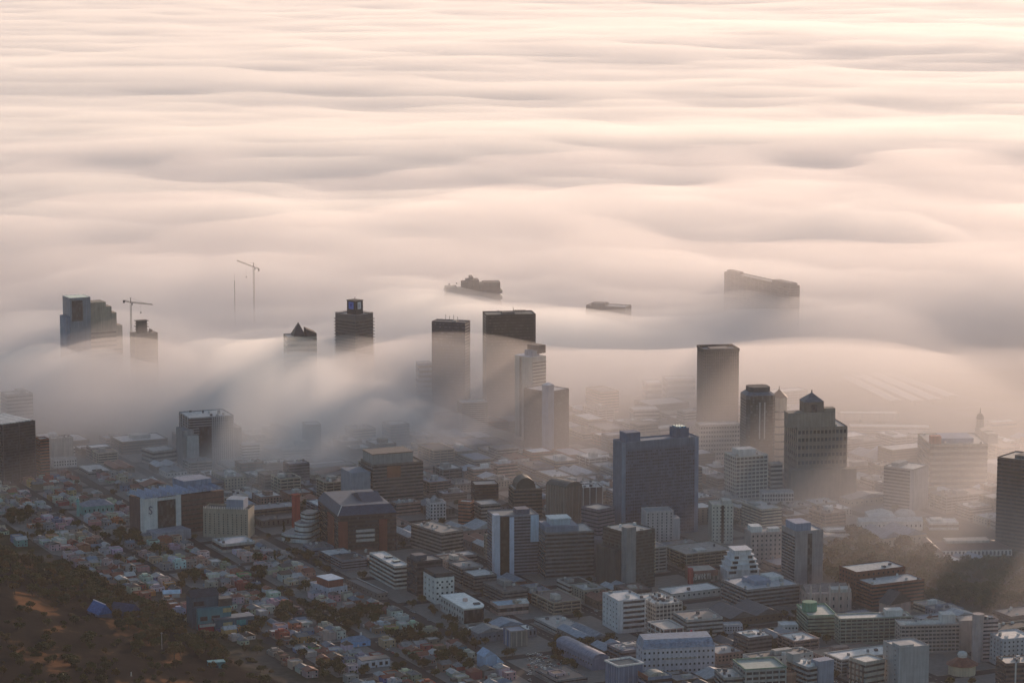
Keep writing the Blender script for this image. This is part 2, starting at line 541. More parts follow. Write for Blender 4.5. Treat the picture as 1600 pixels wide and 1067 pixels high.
# rounded tower with banded side and cantilevered roof box
root, W, D, ht, s = hero('round-cornered tower', 'hotel_tower', 'pale round-cornered tower with banded side and cantilevered roof box, wrapped in fog', 'tower', 801, 829, 853, 559, 690, 42, TAN)
pts = [(0, 4), (1.2, 1.2), (4, 0), (W, 0), (W, D), (5, D), (2, D - 1.5), (0, D - 5)]
MB().prism(pts, -3, ht).build('wall', paint((.3, .3, .29)), root)
MB().box(1, W - .6, 4, D - 2, ht, ht + .3).build('roof', roofing((.35, .4, .5)), root)
me = MB().box(3.5, W + .2, -.25, .2, 0, 1.5).mesh('window_band', GLASS)
for k in range(22):
    link('window_band', me, root, (0, 0, ht - 8 - k * 4.2))
MB().box(-.2, .2, D * .5, D * .62, 4, ht - 1).build('stair_strip', glazing((.03, .035, .04)), root)
MB().box(W * .3, W * .75, D * .15, D * .6, ht, ht + 7).build('plant_room', paint(BLUEG), root)
MB().box(W * .6, W + 2.5, D * .1, D * .7, ht + 3, ht + 13).build('cantilever_box', paint(DARK), root)

root, W, D, ht, s = hero('ridge-cored dark block', 'core_tower', 'dark tower with a pale pointed core at its corner, bottom lost in fog', 'tower', 818, 856, 889, 612, 706, 45, DGREY)
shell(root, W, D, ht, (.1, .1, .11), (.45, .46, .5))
bands(root, W, D, ht, 16, glazing((.035, .035, .04), .3), frac=.5)
MB().prism([(-1.5, -1.5), (9, -1.5), (9, 5), (5, 9), (-1.5, 9)], -3, ht + 8).build('core', paint(BLUEG), root)
MB().poly([(-1.5, -1.5, ht + 8), (9, -1.5, ht + 8), (5, 9, ht + 8), (-1.5, 9, ht + 8), (4, 4, ht + 11)], [(0, 1, 4), (1, 2, 4), (2, 3, 4), (3, 0, 4), (0, 3, 2, 1)]).build('core_roof', roofing((.55, .55, .58)), root)

# far silhouettes
root, W, D, ht, s = hero('far three-stepped block', 'stepped_block', 'far hazy stepped roofline like a ship floating on the fog', 'building', 695, 697, 785, 449, 550, 5, DGREY, dep=40)
b = MB()
for f0, f1, dz, y0 in ((0, .2, 0, 0), (.2, .34, -3, 4), (.3, .46, 6, 8), (.38, .6, 9, 10), (.6, .68, 4, 6), (.68, .98, 5, 12), (.45, .5, 13, 14)):
    b.box(W * f0, W * f1, y0, y0 + 24, -3, ht + dz)
b.build('wall', paint((.1, .1, .1)), root)
clutter(root, W, D, ht + 1, 5, 4)
bands(root, W, D, ht - 2, 10)
antenna(root, W * .42, 20, ht + 9, 6)
root, W, D, ht, s = std('fog-veiled slab', 'veiled_slab', 'faint slab roof with sloping top almost dissolved in fog', 'building', 915, 976, 986, 480, 560, 70, (.12, .12, .12), style='bands', n=14)
plant(root, W, D, ht, .2, .8, .55, .9, 3, DGREY)
root, W, D, ht, s = std('long slanting slab', 'civic_slab', 'huge slab block slanting away in fog with a breaking fog wave above', 'building', 1127, 1233, 1248, 447, 545, 32, (.07, .075, .085), style='bands', n=24)
plant(root, W, D, ht, .1, .9, .02, .28, 3.5, DGREY)
plant(root, W, D, ht, .2, .8, .82, .99, 3, DGREY)
fins(root, W, D, ht, 3, 16, (.09, .09, .1), 1.2, .4)

# tower with vertical fins on the clear side of the fog
root, W, D, ht, s = hero('fluted dark tower', 'fluted_tower', 'tall dark tower with closely spaced vertical fins and recessed flat roof', 'tower', 1088, 1099, 1153, 546, 690, 14, (.05, .05, .055), vis=652)
shell(root, W, D, ht, (.05, .05, .055), (.24, .24, .27), 3)
fins(root, W, D, ht, 17, 12, (.1, .092, .09), .8, .6)
MB().ring(0, W, 0, D, ht - 3, ht + .3, .8, .7).build('crown_rim', paint((.085, .08, .08)), root)
plant(root, W, D, ht - 3, .25, .8, .3, .8, 2, DGREY)
bands(root, W, D, ht, 30, glazing((.03, .032, .035), .3), frac=.4)

# chamfered dark glass tower
root, W, D, ht, s = hero('chamfered glass tower', 'chamfered_tower', 'dark chamfered glass tower with stepped flat top and bright centre seam', 'tower', 1154, 1166, 1211, 619, 742, 16, (.05, .06, .06))
c = 4
P = lambda e: [(e + c, e), (W - e - c, e), (W - e, e + c), (W - e, D - e - c), (W - e - c, D - e), (e + c, D - e), (e, D - e - c), (e, e + c)]
MB().prism(P(0), -3, ht).build('wall', glazing((.05, .06, .065), .3), root)
MB().frustum(P(0), ht, P(4), ht + 3.5).build('sloped_roof', roofing((.13, .16, .2)), root)
MB().prism(P(5), ht + 3.5, ht + 9).build('top_tier', paint((.07, .085, .1)), root)
for k in range(24):
    MB().prism(P(-.12), 3 + k * (ht - 6) / 24, 3.9 + k * (ht - 6) / 24).build('floor_band', paint((.07, .075, .075)), root)
b = MB()
for k in (0, 1):
    b.box(W * (.42 + .17 * k), W * (.46 + .17 * k), -.4, .1, ht * .45, ht - 8)
b.build('centre_seam', paint((.42, .44, .44)), root)

# conical turret
x, y = at(1216, 720)
s = F / project(x, y, 0)[2]
dz_ = lambda py, yy=y, px=1216: H + ray(px, py)[2] * (yy / ray(px, py)[1])
root = empty('turret', (x, y, 0))
tag(root, 'round turret with low conical roof and finial behind dark glass tower', 'tower')
HEROES.append(dict(ref='conical turret', x=x, y=y, o=(x - 10, y - 10), u=(1, 0), v=(0, 1), W=20, D=20, x0=1203, x1=1229, yt=606, yb=720, vis=700, c=[(x, y)]))
r = 12.5 / s
MB().cone(0, 0, r, -3, r, dz_(620), 16).build('wall', paint(TAN), root)
MB().cone(0, 0, r + .6, dz_(620), .4, dz_(608), 16).build('conical_roof', roofing((.14, .08, .065)), root)
MB().cone(0, 0, .5, dz_(608), .3, dz_(603), 6).build('finial', paint(DARK), root)
for k in range(7):
    MB().cone(0, 0, r + .1, 6 + k * 9, r + .1, 8 + k * 9, 16).build('window_band', GLASS, root)

# stepped exchange with pyramid tower
root, W, D, ht, s = hero('pyramid-capped stepped block', 'stepped_exchange', 'broad stepped sandstone block with a pyramid-capped tower, in brown haze', 'building', 1224, 1244, 1322, 668, 778, 16, TAN, vis=768)
shell(root, W, D, ht, (.27, .235, .2))
q = lambda px: (px - 1244) / (s * math.cos(R(16)))
zz = lambda py: ht + (668 - py) / s
MB().box(q(1232), q(1304), 4, 22, ht - 1, zz(646)).build('middle_tier', paint((.26, .225, .195)), root)
MB().box(q(1257), q(1287), 6, 26, ht - 1, zz(630)).build('tower_shaft', paint((.2, .17, .15)), root)
t = MB().frustum([(q(1256), 5.5), (q(1288), 5.5), (q(1288), 26.5), (q(1256), 26.5)], zz(630), [(q(1272) - .3, 15.7), (q(1272) + .3, 15.7), (q(1272) + .3, 16.3), (q(1272) - .3, 16.3)], zz(617)).build('pyramid_roof', roofing((.14, .15, .18)), root)
MB().cone(q(1272), 16, .9, zz(619), .7, zz(613), 8).build('finial', paint(DGREY), root)
MB().box(q(1268), q(1277), 5.7, 6, zz(665), zz(634)).build('tower_window', GLASS, root)
MB().box(q(1289), q(1306), 8, 20, ht - 1, zz(641)).build('side_tier', paint((.27, .235, .2)), root)
MB().box(-10, W + 8, -12, 2, -3, ht * .42).build('podium', paint((.25, .21, .18)), root)
fins(root, W, D, ht, 14, 6, (.29, .25, .215), 1.2, .45)
bands(root, W, D, ht, 9, frac=.45)
clutter(root, W, D, ht, 6, 8)

# domed clock tower
x, y = at(1530, 716)
s = F / project(x, y, 0)[2]
root = empty('clock_tower', (x, y, 0), .2)
tag(root, 'slender domed stone clock tower fading in brown haze', 'clock tower')
HEROES.append(dict(ref='domed clock tower', x=x, y=y, o=(x - 8, y - 8), u=(1, 0), v=(0, 1), W=16, D=16, x0=1521, x1=1540, yt=640, yb=716, vis=690, c=[(x, y)]))
hz = lambda py: (716 - py) / s * 1.03
b = MB().box(-7, 7, -7, 7, -3, hz(690)).box(-6, 6, -6, 6, hz(690), hz(668)).build('shaft', paint(TAN), root)
MB().cone(0, 0, 5.2, hz(668), 4.6, hz(655), 8).build('belfry', paint(TAN), root)
MB().dome(0, 0, 4.8, hz(655), hz(646) - hz(655), 10, 5).build('dome', roofing((.18, .16, .14)), root)
MB().cone(0, 0, .9, hz(647), .2, hz(638), 6).build('finial', paint(DGREY), root)
for rz in (0, 1):
    pass
MB().prism([(2.2 * math.cos(k * .52), 2.2 * math.sin(k * .52)) for k in range(12)], 0, .3).build('clock_face', paint(WHITE), root)
e = root.children[-1]; e.rotation_euler = (math.pi / 2, 0, 0); e.location = (0, -6.05, hz(676))

# big blue slab
root, W, D, ht, s = hero('big blue slab', 'blue_slab', 'tallest clear slab, blue-grey with stacked ribbon windows and two roof boxes', 'office tower', 957, 971, 1091, 691, 842, 26, BLUEG, vis=832)
shell(root, W, D, ht, (.165, .21, .29), (.16, .19, .25), 1.2)
me = MB().box(4.5, W - 4.5, -.25, .2, 0, 1.9).mesh('window_band', glazing((.045, .055, .085), .3))
me2 = MB().box(4.5, W - 4.5, D - .2, D + .25, 0, 1.9).mesh('window_band', glazing((.045, .055, .085), .3))
fh = (ht - 12) / 26
for k in range(26):
    link('window_band', me, root, (0, 0, 3 + k * fh))
    link('window_band', me2, root, (0, 0, 3 + k * fh))
b = MB()
for k in range(40):
    b.box(4.5 + (W - 9) * k / 39 - .14, 4.5 + (W - 9) * k / 39 + .14, -.5, .1, 2, ht - 8)
b.build('mullion', paint((.17, .22, .32)), root)
MB().box(W - 4.2, W + .3, -.35, .2, -3, ht).build('end_pier', paint((.2, .24, .33)), root)
MB().box(-.3, 4.2, -.35, .2, -3, ht).build('end_pier', paint((.2, .25, .33)), root)
q = lambda px: (px - 971) / (s * math.cos(R(26)))
MB().box(q(979), q(1001), D * .1, D * .85, ht - .9, ht + 9).build('roof_box', paint((.13, .17, .26)), root)
MB().box(q(1059), q(1079), D * .2, D * .95, ht - .9, ht + 9).build('roof_box', paint((.13, .17, .26)), root)
MB().box(q(1062), q(1076), D * .3, D * .9, ht + 9, ht + 10.5).build('roof_box_lantern', glazing((.1, .22, .3), .2), root)
for k in range(4):
    antenna(root, q(1062) + k * 3, D * .5, ht + 9, 4, .12)

# right-edge brown tower
root, W, D, ht, s = std('brown banded tower', 'brown_tower', 'tall brown tower wrapped from top to bottom in narrow window bands', 'office tower', 1555, 1640, 1668, 724, 872, 64, (.17, .13, .115), (.45, .4, .36), style='bands', n=24, vis=838, plants=((.2, .8, .5, .75, 2.5, DGREY),))

# ------------------------------------------------------------------ buildings clear of the fog
root, W, D, ht, s = std('pale slotted block', 'slotted_block', 'broad pale block with rows of upright slots at the foot of the fluted tower', 'building', 1086, 1093, 1156, 664, 722, 14, PALE, style='fins', n=16, dp=.4, wd=1.2, vis=700)
bands(root, W, D, ht, 8, frac=.5)
root, W, D, ht, s = std('white striped office', 'striped_office', 'white office block with upright fins and boxed penthouse behind the big blue slab', 'office building', 1131, 1149, 1199, 713, 782, 25, (.5, .5, .46), style='fins', n=9, fcol=(.62, .62, .58), vis=768, plants=((.15, .7, .2, .75, 6, WHITE),), cl=4)
bands(root, W, D, ht, 11, frac=.6)
std('pink-grey annex', 'annex', 'low annex with flat pale roof beside the white striped office', 'building', 1198, 1204, 1222, 724, 775, 20, PALE, style='bands', n=7)
std('white slotted row', 'colonnade_block', 'long low white block with a grid of tall slots', 'building', 1185, 1190, 1240, 769, 787, 10, WHITE, style='grid', nx=12, nz=2, w=2.2, h=3, dep=16)
root, W, D, ht, s = std('banded block with red roof box', 'banded_block', 'wide hazy banded block carrying a red roof box', 'office building', 1432, 1452, 1541, 694, 762, 12, TAN, style='bands', n=7, vis=748, plants=((.25, .8, .2, .7, 4, BLUEG),), cl=5)
MB().box(2, 14, 6, 16, ht - .8, ht + 8).build('red_roof_box', paint((.42, .13, .1)), root)
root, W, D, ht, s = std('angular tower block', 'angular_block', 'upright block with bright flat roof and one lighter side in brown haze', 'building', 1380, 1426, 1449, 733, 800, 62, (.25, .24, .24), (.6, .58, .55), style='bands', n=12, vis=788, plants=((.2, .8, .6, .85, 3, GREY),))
MB().box(-.3, W + .3, -.4, 4, -3, ht - 2).build('pale_end_wall', paint((.4, .38, .38)), root)

# pale block far in the fog and station
std('fog-bleached block', 'bleached_block', 'pale block nearly erased by fog below the plain dark slab', 'building', 715, 722, 762, 629, 680, 14, PALE, style='bands', n=15)
for k, (xl, xr, yt, yb, lb) in enumerate(((1005, 1034, 598, 628, 'low pale hall with curved white roof beyond the fog bank edge'), (1036, 1086, 592, 622, 'long faint warehouse roof just showing through the haze'), (985, 1030, 640, 660, 'faint white-roofed shed standing before the fog bank'))):
    std('faint hall', 'hall', lb, 'building', xl, xl + 5, xr, yt, yb, 12, PALE, (.6, .58, .56), style='bands', n=3, dep=26)
ST = [(1322, 596, 1400, 634), (1345, 594, 1434, 634), (1368, 592, 1462, 632), (1392, 591, 1488, 627)]
for k, (ax, ay, bx, by) in enumerate(ST):
    p, q_ = Vector((*at(ax, ay), 0)), Vector((*at(bx, by), 0))
    d = q_ - p
    root = empty('platform_roof', p, math.atan2(d.y, d.x))
    tag(root, ['first and shortest long pale station roof beside the tracks', 'second long pale station roof in a bank of four', 'third long pale station roof in a bank of four', 'fourth and outermost long pale station roof by the yard'][k], 'station roof', 'station platform roofs')
    n = d.length
    MB().poly([(0, -9, 7), (n, -9, 7), (n, 9, 7), (0, 9, 7), (0, 0, 9), (n, 0, 9)], [(0, 1, 5, 4), (2, 3, 4, 5), (3, 0, 4), (1, 2, 5), (0, 3, 2, 1)]).build('roof', roofing((.45, .43, .42)), root)
    me = MB().box(-.3, .3, -.3, .3, -1, 7).mesh('post', paint(DGREY))
    for i in range(12):
        link('post', me, root, (n * (i + .5) / 12, 0, 0))
std('arched terminal', 'terminal', 'long low terminal with a row of pale roof bays in brown haze', 'building', 1308, 1312, 1402, 645, 657, 4, TAN, (.55, .52, .48), style='fins', n=14, dp=1, wd=2, dep=18)
std('long goods shed', 'goods_shed', 'very long pale shed roof behind a clump of trees', 'building', 1322, 1328, 1452, 666, 676, 3, TAN, (.5, .48, .45), style='bands', n=2, dep=22)
std('bright-roofed hall', 'metal_hall', 'low hall with bright metal roof beside the domed clock tower', 'building', 1548, 1552, 1588, 660, 670, 30, TAN, (.75, .74, .72), style='bands', n=1, dep=16)

# at the side of the fog bank, western half
root, W, D, ht, s = std('louvre-roofed dark block', 'louvre_block', 'dark glass block with a row of bright roof louvres', 'office building', -44, 6, 57, 664, 758, 32, (.05, .05, .06), (.06, .06, .07), style='bands', n=20, vis=748)
for k in range(10):
    MB().box(W * (.04 + .094 * k), W * (.04 + .094 * k) + 3, D * .06, D * .94, ht - .4, ht + .7).build('roof_louvre', paint(WHITE), root)
fins(root, W, D, ht, 3, 3, (.1, .1, .11), 1, .35)
std('dull red-brick block', 'brick_block', 'narrow brick block squeezed beside the dark glass louvre block', 'building', 57, 64, 78, 686, 746, 20, BRICK, style='bands', n=12)
std('plain pale box', 'pale_box_block', 'blank pale box building with small roof units in haze', 'building', 77, 82, 115, 685, 722, 15, PALE, cl=5)
std('white terraced row', 'terraced_row', 'low white terrace in front of the blank pale box', 'building', 78, 84, 120, 718, 732, 14, WHITE, style='grid', nx=9, nz=2, w=1.4, h=1.8, dep=14)
std('low sloped-roof hall', 'sloped_hall', 'low hall with two pale roof slopes half lost in haze', 'building', 222, 240, 276, 705, 728, 28, PALE, (.55, .53, .52), style='bands', n=3)
std('faint roof on the rise', 'distant_roof', 'dim flat roof breaking the fog beyond the dark louvre block', 'building', -5, 12, 52, 617, 665, 18, GREY, style='bands', n=8, dep=26, plants=((.5, .8, .2, .8, 4, PALE),))

root, W, D, ht, s = hero('ribbed grey tower group', 'ribbed_complex', 'grey complex of joined blocks with upright ribs and flat crown', 'office building', 281, 297, 366, 653, 728, 15, GREY, vis=715)
q = lambda px: (px - 297) / (s * math.cos(R(15)))
shell(root, W, D, ht, (.25, .25, .27), (.5, .5, .5))
MB().box(q(284), q(302), -6, D * .5, -3, ht - 14).build('side_block', paint((.3, .3, .31)), root)
MB().box(q(290), q(308), -9, -1, -3, ht - 20).build('front_block', paint((.42, .42, .42)), root)
MB().box(q(366), q(380), 4, D - 3, -3, ht - 16).build('rear_block', paint((.26, .27, .3)), root)
MB().box(q(312), q(331), -.3, .2, 8, ht - 12).build('dark_glass_panel', GLASS, root)
fins(root, W, D, ht, 11, 4, (.42, .42, .44), 1.6, .7, x0=q(332), x1=W)
bands(root, W, D, ht, 18, frac=.5)
clutter(root, W, D, ht, 8, 3)
std('white notched block', 'notched_block', 'white block with a dark notch beside the ribbed grey complex', 'building', 372, 379, 406, 694, 724, 15, (.6, .6, .62), style='bands', n=6)
std('dark brown upright block', 'upright_block', 'dark brown upright block blurred by drifting fog', 'building', 474, 478, 502, 664, 710, 10, (.1, .06, .05), style='bands', n=11, dep=24)
std('pale stepped front', 'stepped_low_block', 'pale stepped low block in front of the dark brown upright block', 'building', 436, 442, 486, 702, 722, 12, PALE, style='bands', n=4, dep=20, plants=((.5, .9, .3, .9, 7, PALE),))

root, W, D, ht, s = hero('flat-topped tiered block', 'tiered_block', 'big tiered block with a broad boxed top storey and brown window bands', 'office building', 564, 583, 662, 726, 800, 20, (.2, .18, .17), vis=780)
shell(root, W, D, ht, (.22, .19, .18), (.12, .09, .08))
MB().box(W * .02, W * .82, D * .1, D * .9, ht - .8, ht + 10).build('top_storey', paint((.34, .33, .33)), root)
MB().box(W * .02 - .5, W * .82 + .5, D * .1 - .5, D * .9 + .5, ht + 10, ht + 11).build('top_roof', roofing((.2, .14, .12)), root)
bands(root, W, D, ht, 13, frac=.5)
MB().box(-24, -2, 2, D - 2, -3, ht - 8).build('blue_grey_wing', paint((.24, .27, .32)), root)
MB().box(W * .28, W * .55, -.4, .2, ht - 16, ht - 3).build('red_panel', paint((.3, .14, .09)), root)

root, W, D, ht, s = hero('navy mansard block', 'mansard_block', 'black office block with navy sloped roof and rust-red upright panels', 'office building', 497, 529, 620, 806, 866, 14, (.045, .04, .045), vis=858)
MB().box(0, W, 0, D, -3, ht).build('wall', paint((.055, .05, .055)), root)
P = lambda e: [(e, e), (W - e, e), (W - e, D - e), (e, D - e)]
MB().frustum(P(-.6), ht, P(5), ht + 9).build('mansard_roof', roofing((.05, .075, .13)), root)
MB().gable(W * .5, W * .85, D * .2, D * .75, ht + 9, 6, .3, 'x').build('roof_lantern', roofing((.05, .07, .12)), root)
MB().bar((-.6, -.6, ht + .3), (5, 5, ht + 9.3), .35).build('roof_flashing', paint(WHITE), root)
for f0, f1 in ((-.001, .16), (.7, .84)):
    MB().box(W * f0, W * f1, -.7, .2, -3, ht - 6).build('red_panel', paint((.2, .06, .045)), root)
MB().box(-.7, .2, D * .2, D * .5, -3, ht - 4).build('red_panel', paint((.2, .06, .045)), root)
bands(root, W, D, ht, 9, frac=.5)
for k in range(3):
    MB().box(W * .3, W * .62, -1.6, .1, ht * .3 + k * 5, ht * .3 + k * 5 + 2.6).build('balcony', paint(PALE), root)

root, W, D, ht, s = hero('red chimney', 'red_chimney', 'square red brick chimney stack standing alone', 'chimney', 456, 460, 470, 774, 826, 20, BRICK, vis=808)
MB().frustum([(0, 0), (W, 0), (W, D), (0, D)], -2, [(.4, .4), (W - .4, .4), (W - .4, D - .4), (.4, D - .4)], ht).build('stack', paint((.42, .07, .055)), root)
MB().ring(.2, W - .2, .2, D - .2, ht - 1.5, ht + .6, .9, .3).build('rim', paint((.36, .07, .055)), root)

root, W, D, ht, s = hero('white ship-shaped block', 'ship_block', 'white ship-shaped building with two stepped rounded decks by the red chimney', 'building', 437, 482, 503, 838, 850, 66, WHITE, vis=848)
def decks(x0, x1, y0, y1, z0, z1, nm):
    pts = [(x0, y0 + 6), (x0 + 2, y0 + 2), (x0 + 6, y0), (x1, y0), (x1, y1), (x0 + 5, y1), (x0, y1 - 8)]
    e = MB().prism(pts, z0, z1).build(nm, paint(WHITE), root)
    mx, my = (x0 + x1) / 2, (y0 + y1) / 2
    k = [(mx + (px - mx) * 1.012, my + (py - my) * 1.012) for px, py in pts]
    for i in range(2):
        MB().prism(k, z0 + 2 + i * (z1 - z0) / 2, z0 + 3.5 + i * (z1 - z0) / 2).build('window_band', GLASS, e)
    k = [(mx + (px - mx) * .95, my + (py - my) * .95) for px, py in pts]
    MB().prism(k, z1, z1 + .3).build('deck_roof', roofing((.16, .17, .2)), e)
decks(0, W, 0, D, -3, ht, 'lower_deck')
decks(W * .12, W, D * .02, D * .6, ht + .3, ht + 12, 'middle_deck')
decks(W * .4, W, D * .03, D * .5, ht + 12.3, ht + 21, 'upper_deck')

# white portal building with saw-tooth roof
root, W, D, ht, s = hero('saw-tooth roofed block', 'sawtooth_block', 'white-framed block with saw-tooth glass roof and a dark brick banded wing', 'office building', 218, 226, 352, 779, 842, 27, (.15, .11, .11), dep=34, vis=825)
MB().box(0, W, 0, D, -3, ht - 2).build('wall', paint((.14, .095, .095)), root)
q = lambda px: (px - 226) / (s * math.cos(R(27)))
for a_, b_ in ((-1.5, q(246)), (q(275), q(283))):
    MB().box(a_, b_, -1.2, 6, -3, ht).build('white_pylon', paint(WHITE), root)
MB().box(q(246), q(275), -.3, .2, 4, ht - 4).build('portal_glass', glazing((.03, .035, .04)), root)
MB().box(q(246), q(275), -1.3, .4, ht - 4, ht - 1).build('portal_lintel', paint(WHITE), root)
me = MB().box(q(284), W - 1, -.3, .2, 0, 1.6).mesh('window_band', glazing((.03, .028, .03), .3))
for k in range(7):
    link('window_band', me, root, (0, 0, 4 + k * (ht - 8) / 7))
n = 11
for i in range(n):
    x0, x1 = W * i / n, W * (i + 1) / n - .6
    MB().poly([(x0, -2, ht), (x1, -2, ht), (x1, D, ht), (x0, D, ht), (x0 + 1, -2, ht + 4.5), (x0 + 1, D, ht + 4.5)], [(0, 1, 4), (1, 2, 5, 4), (2, 3, 5), (3, 0, 4, 5), (0, 3, 2, 1)]).build('sawtooth_bay', roofing((.32, .38, .5)), root)
MB().box(W * .6, W * .95, D * .55, D * 1.3, ht, ht + 9).build('plant_room', paint(BLUEG), root)
sg = [(0, 0), (.6, .4), (1, 1.2), (.6, 2), (0, 2.4), (-.6, 2.8), (-1, 3.6), (-.6, 4.4), (0, 4.8)]
b = MB()
sc = 1.5
mid = (-1.5 + q(246)) / 2
for (p0, p1), (p2, p3) in zip(sg, sg[1:]):
    b.bar((mid + p0 * sc, -1.5, ht - 17 + p1 * sc * 1.15), (mid + p2 * sc, -1.5, ht - 17 + p3 * sc * 1.15), .5)
for sx in (1, -1):
    b.bar((mid + sx * .0, -1.5, ht - 17 + (0 if sx < 0 else 4.8) * sc * 1.15), (mid + sx * 2, -1.5, ht - 17 + (.9 if sx < 0 else 3.9) * sc * 1.15), .5)
b.build('wall_emblem', paint((.14, .14, .2), var=.05), root)
MB().box(q(228), q(282), -24, -1.4, -3, 10).build('podium', paint((.4, .4, .46)), root)

root, W, D, ht, s = hero('tan hotel slab', 'tan_slab', 'square tan slab with scattered small windows and a jagged mast-lined roof', 'hotel', 318, 388, 398, 796, 842, 74, TAN, vis=836)
shell(root, W, D, ht, (.4, .35, .28), (.12, .12, .12), 2)
windows(root, W, D, ht, 0, 9, 10, 1.1, 1.3, 4, 5)
plant(root, W, D, ht, .15, .9, .12, .5, 9, BLUEG, 'rooftop_pavilion', (.3, .35, .42))
b = MB()
for k in range(26):
    b.bar((-.3, D * (.02 + .96 * k / 25), ht - .3), (-.3, D * (.02 + .96 * k / 25), ht + 2.2), .25)
b.build('roof_mast_row', paint(WHITE), root)

# white five-storey row of offices along the dark street
root, W, D, ht, s = std('white ribbon-window office', 'ribbon_office', 'white five-storey office with ribbon windows and a bright white roof', 'office building', 577, 617, 640, 884, 921, 22, (.62, .61, .58), (.8, .79, .77), vis=915, style='bands', n=5, frac=.5, inset=1.2)
for f in (.3, .6):
    MB().box(W * .4, W * .85, D * f - 2.5, D * f + 3, ht - .85, ht + .6).build('rooflight', glazing((.05, .06, .07)), root)
root, W, D, ht, s = std('black glass office', 'glass_office', 'black glass office joined to the white five-storey block', 'office building', 636, 652, 692, 877, 932, 24, (.055, .06, .075), (.1, .11, .13), vis=920, style='bands', n=7, frac=.6, cl=4)
plant(root, W, D, ht, .05, .5, .3, .8, 4, (.1, .11, .14))
root, W, D, ht, s = std('white gable-end annex', 'white_annex', 'white annex with paired square windows and a dark roof storey', 'office building', 672, 680, 710, 903, 944, 22, (.63, .62, .6), (.5, .5, .5), vis=936, style='grid', nx=4, nz=4, ny=3, w=2, h=1.7, dep=30)
MB().box(.5, W - 1, .6, D - 1, ht - .9, ht + 4).build('dark_roof_storey', paint((.06, .07, .085)), root)
windows(root, W, D, ht, 2, 2)
root, W, D, ht, s = hero('curved white-roofed office', 'curved_office', 'low office with a bright white roof rounded at one end', 'office building', 688, 725, 762, 950, 976, 22, (.55, .54, .52), vis=968)
pts = [(0, 0), (W * .7, 0)] + [(W * .7 + W * .32 * math.sin(t * .31), D * .3 - D * .3 * math.cos(t * .31)) for t in range(1, 6)] + [(W, D), (0, D)]
MB().prism(pts, -3, ht - 1).build('wall', paint((.5, .49, .48)), root)
mx, my = W / 2, D / 2
MB().prism([(mx + (a_ - mx) * 1.02, my + (b_ - my) * 1.02) for a_, b_ in pts], ht - 1, ht - .2).build('roof', roofing((.8, .79, .76)), root)
MB().prism([(mx + (a_ - mx) * 1.012, my + (b_ - my) * 1.005) for a_, b_ in pts[:7]] + [(W * .5, 1)], 1, ht - 2).build('curved_glass_front', glazing((.03, .03, .035)), root)
windows(root, W, D, ht, 0, 2, 9, 2, 2.6, 2, 2)
MB().cone(W * .5, D * .45, 2.4, ht - .3, 2.4, ht + 2.4, 12).build('roof_drum', paint(PINK), root)
MB().box(W * .6, W * .85, D * .15, D * .22, ht - .3, ht + 1.2).build('roof_unit', paint(DGREY), root)

# middle of the city
root, W, D, ht, s = hero('strip-panelled tower', 'strip_tower', 'narrow tower of upright white, black and blue-grey strips', 'office tower', 769, 773, 841, 806, 900, 14, (.15, .17, .2), dep=30, vis=890)
shell(root, W, D, ht, (.19, .22, .28), (.2, .22, .24))
q = lambda px: (px - 773) / (s * math.cos(R(14)))
MB().box(-.8, q(781), -1, 8, -3, ht + 1).build('white_strip', paint((.55, .58, .68)), root)
MB().box(q(781.5), q(795.5), -.6, .2, -3, ht - 1).build('black_strip', glazing((.018, .02, .02), .3), root)
MB().box(q(796), q(803), -1, 2, -3, ht - 2).build('white_strip', paint((.5, .55, .68)), root)
MB().box(q(829), W + .4, -1.2, 6, ht * .54, ht - 1).build('white_panel', paint((.45, .56, .68)), root)
MB().box(q(810), q(830), D * .2, D * .7, ht - 1, ht + 4).build('plant_room', paint((.12, .15, .22)), root)
bands(root, W, D, ht, 18, frac=.45)
root, W, D, ht, s = std('terraced plinth office', 'plinth_office', 'broad dark banded office with a stepped plinth roof and bright penthouse', 'office building', 838, 852, 928, 832, 906, 14, (.19, .2, .21), (.3, .34, .37), vis=893, style='bands', n=11, plants=((.02, .7, .08, .9, 5, BLUEG),))
MB().box(W * .16, W * .56, D * .25, D * .75, ht + 5, ht + 11).build('penthouse', paint((.35, .42, .48)), root)
MB().box(W * .14, W * .58, D * .23, D * .77, ht + 11, ht + 11.7).build('penthouse_roof', roofing((.62, .7, .75)), root)
MB().barrel(W, W + 12, 3, D - 3, -3, ht * .86, 8, 'x').build('curved_side', paint((.2, .2, .23)), root)
root, W, D, ht, s = std('teal glass corner tower', 'teal_tower', 'dark teal glass tower with a grey core and lights down one edge', 'office tower', 941, 979, 1023, 832, 924, 38, (.06, .075, .08), (.2, .25, .28), vis=912, style='bands', n=17, mat=glazing((.03, .045, .05)), frac=.55)
MB().box(-1.2, W * .3, -1.2, 7, -3, ht + 5).build('grey_core', paint((.24, .26, .28)), root)
MB().box(-8, -.2, D * .2, D, -3, ht * .7).build('side_block', paint((.06, .08, .09)), root)
for k in range(12):
    MB().box(W - .3, W + .5, -.5, .3, ht * .25 + k * ht * .05, ht * .25 + k * ht * .05 + 1.3).build('edge_lamp_panel', paint((.6, .52, .36)), root)
clutter(root, W, D, ht, 5, 5)
root, W, D, ht, s = std('white twin-slot block', 'twin_slot_block', 'pale upright block with two window slots before the big blue slab', 'building', 1003, 1009, 1052, 799, 856, 14, (.5, .46, .46), vis=846, style='grid', nx=6, nz=11, w=1.3, h=1.6, dep=22)
MB().box(W, W + 8, 3, 20, -3, ht - 9).build('side_wing', paint((.5, .48, .5)), root)
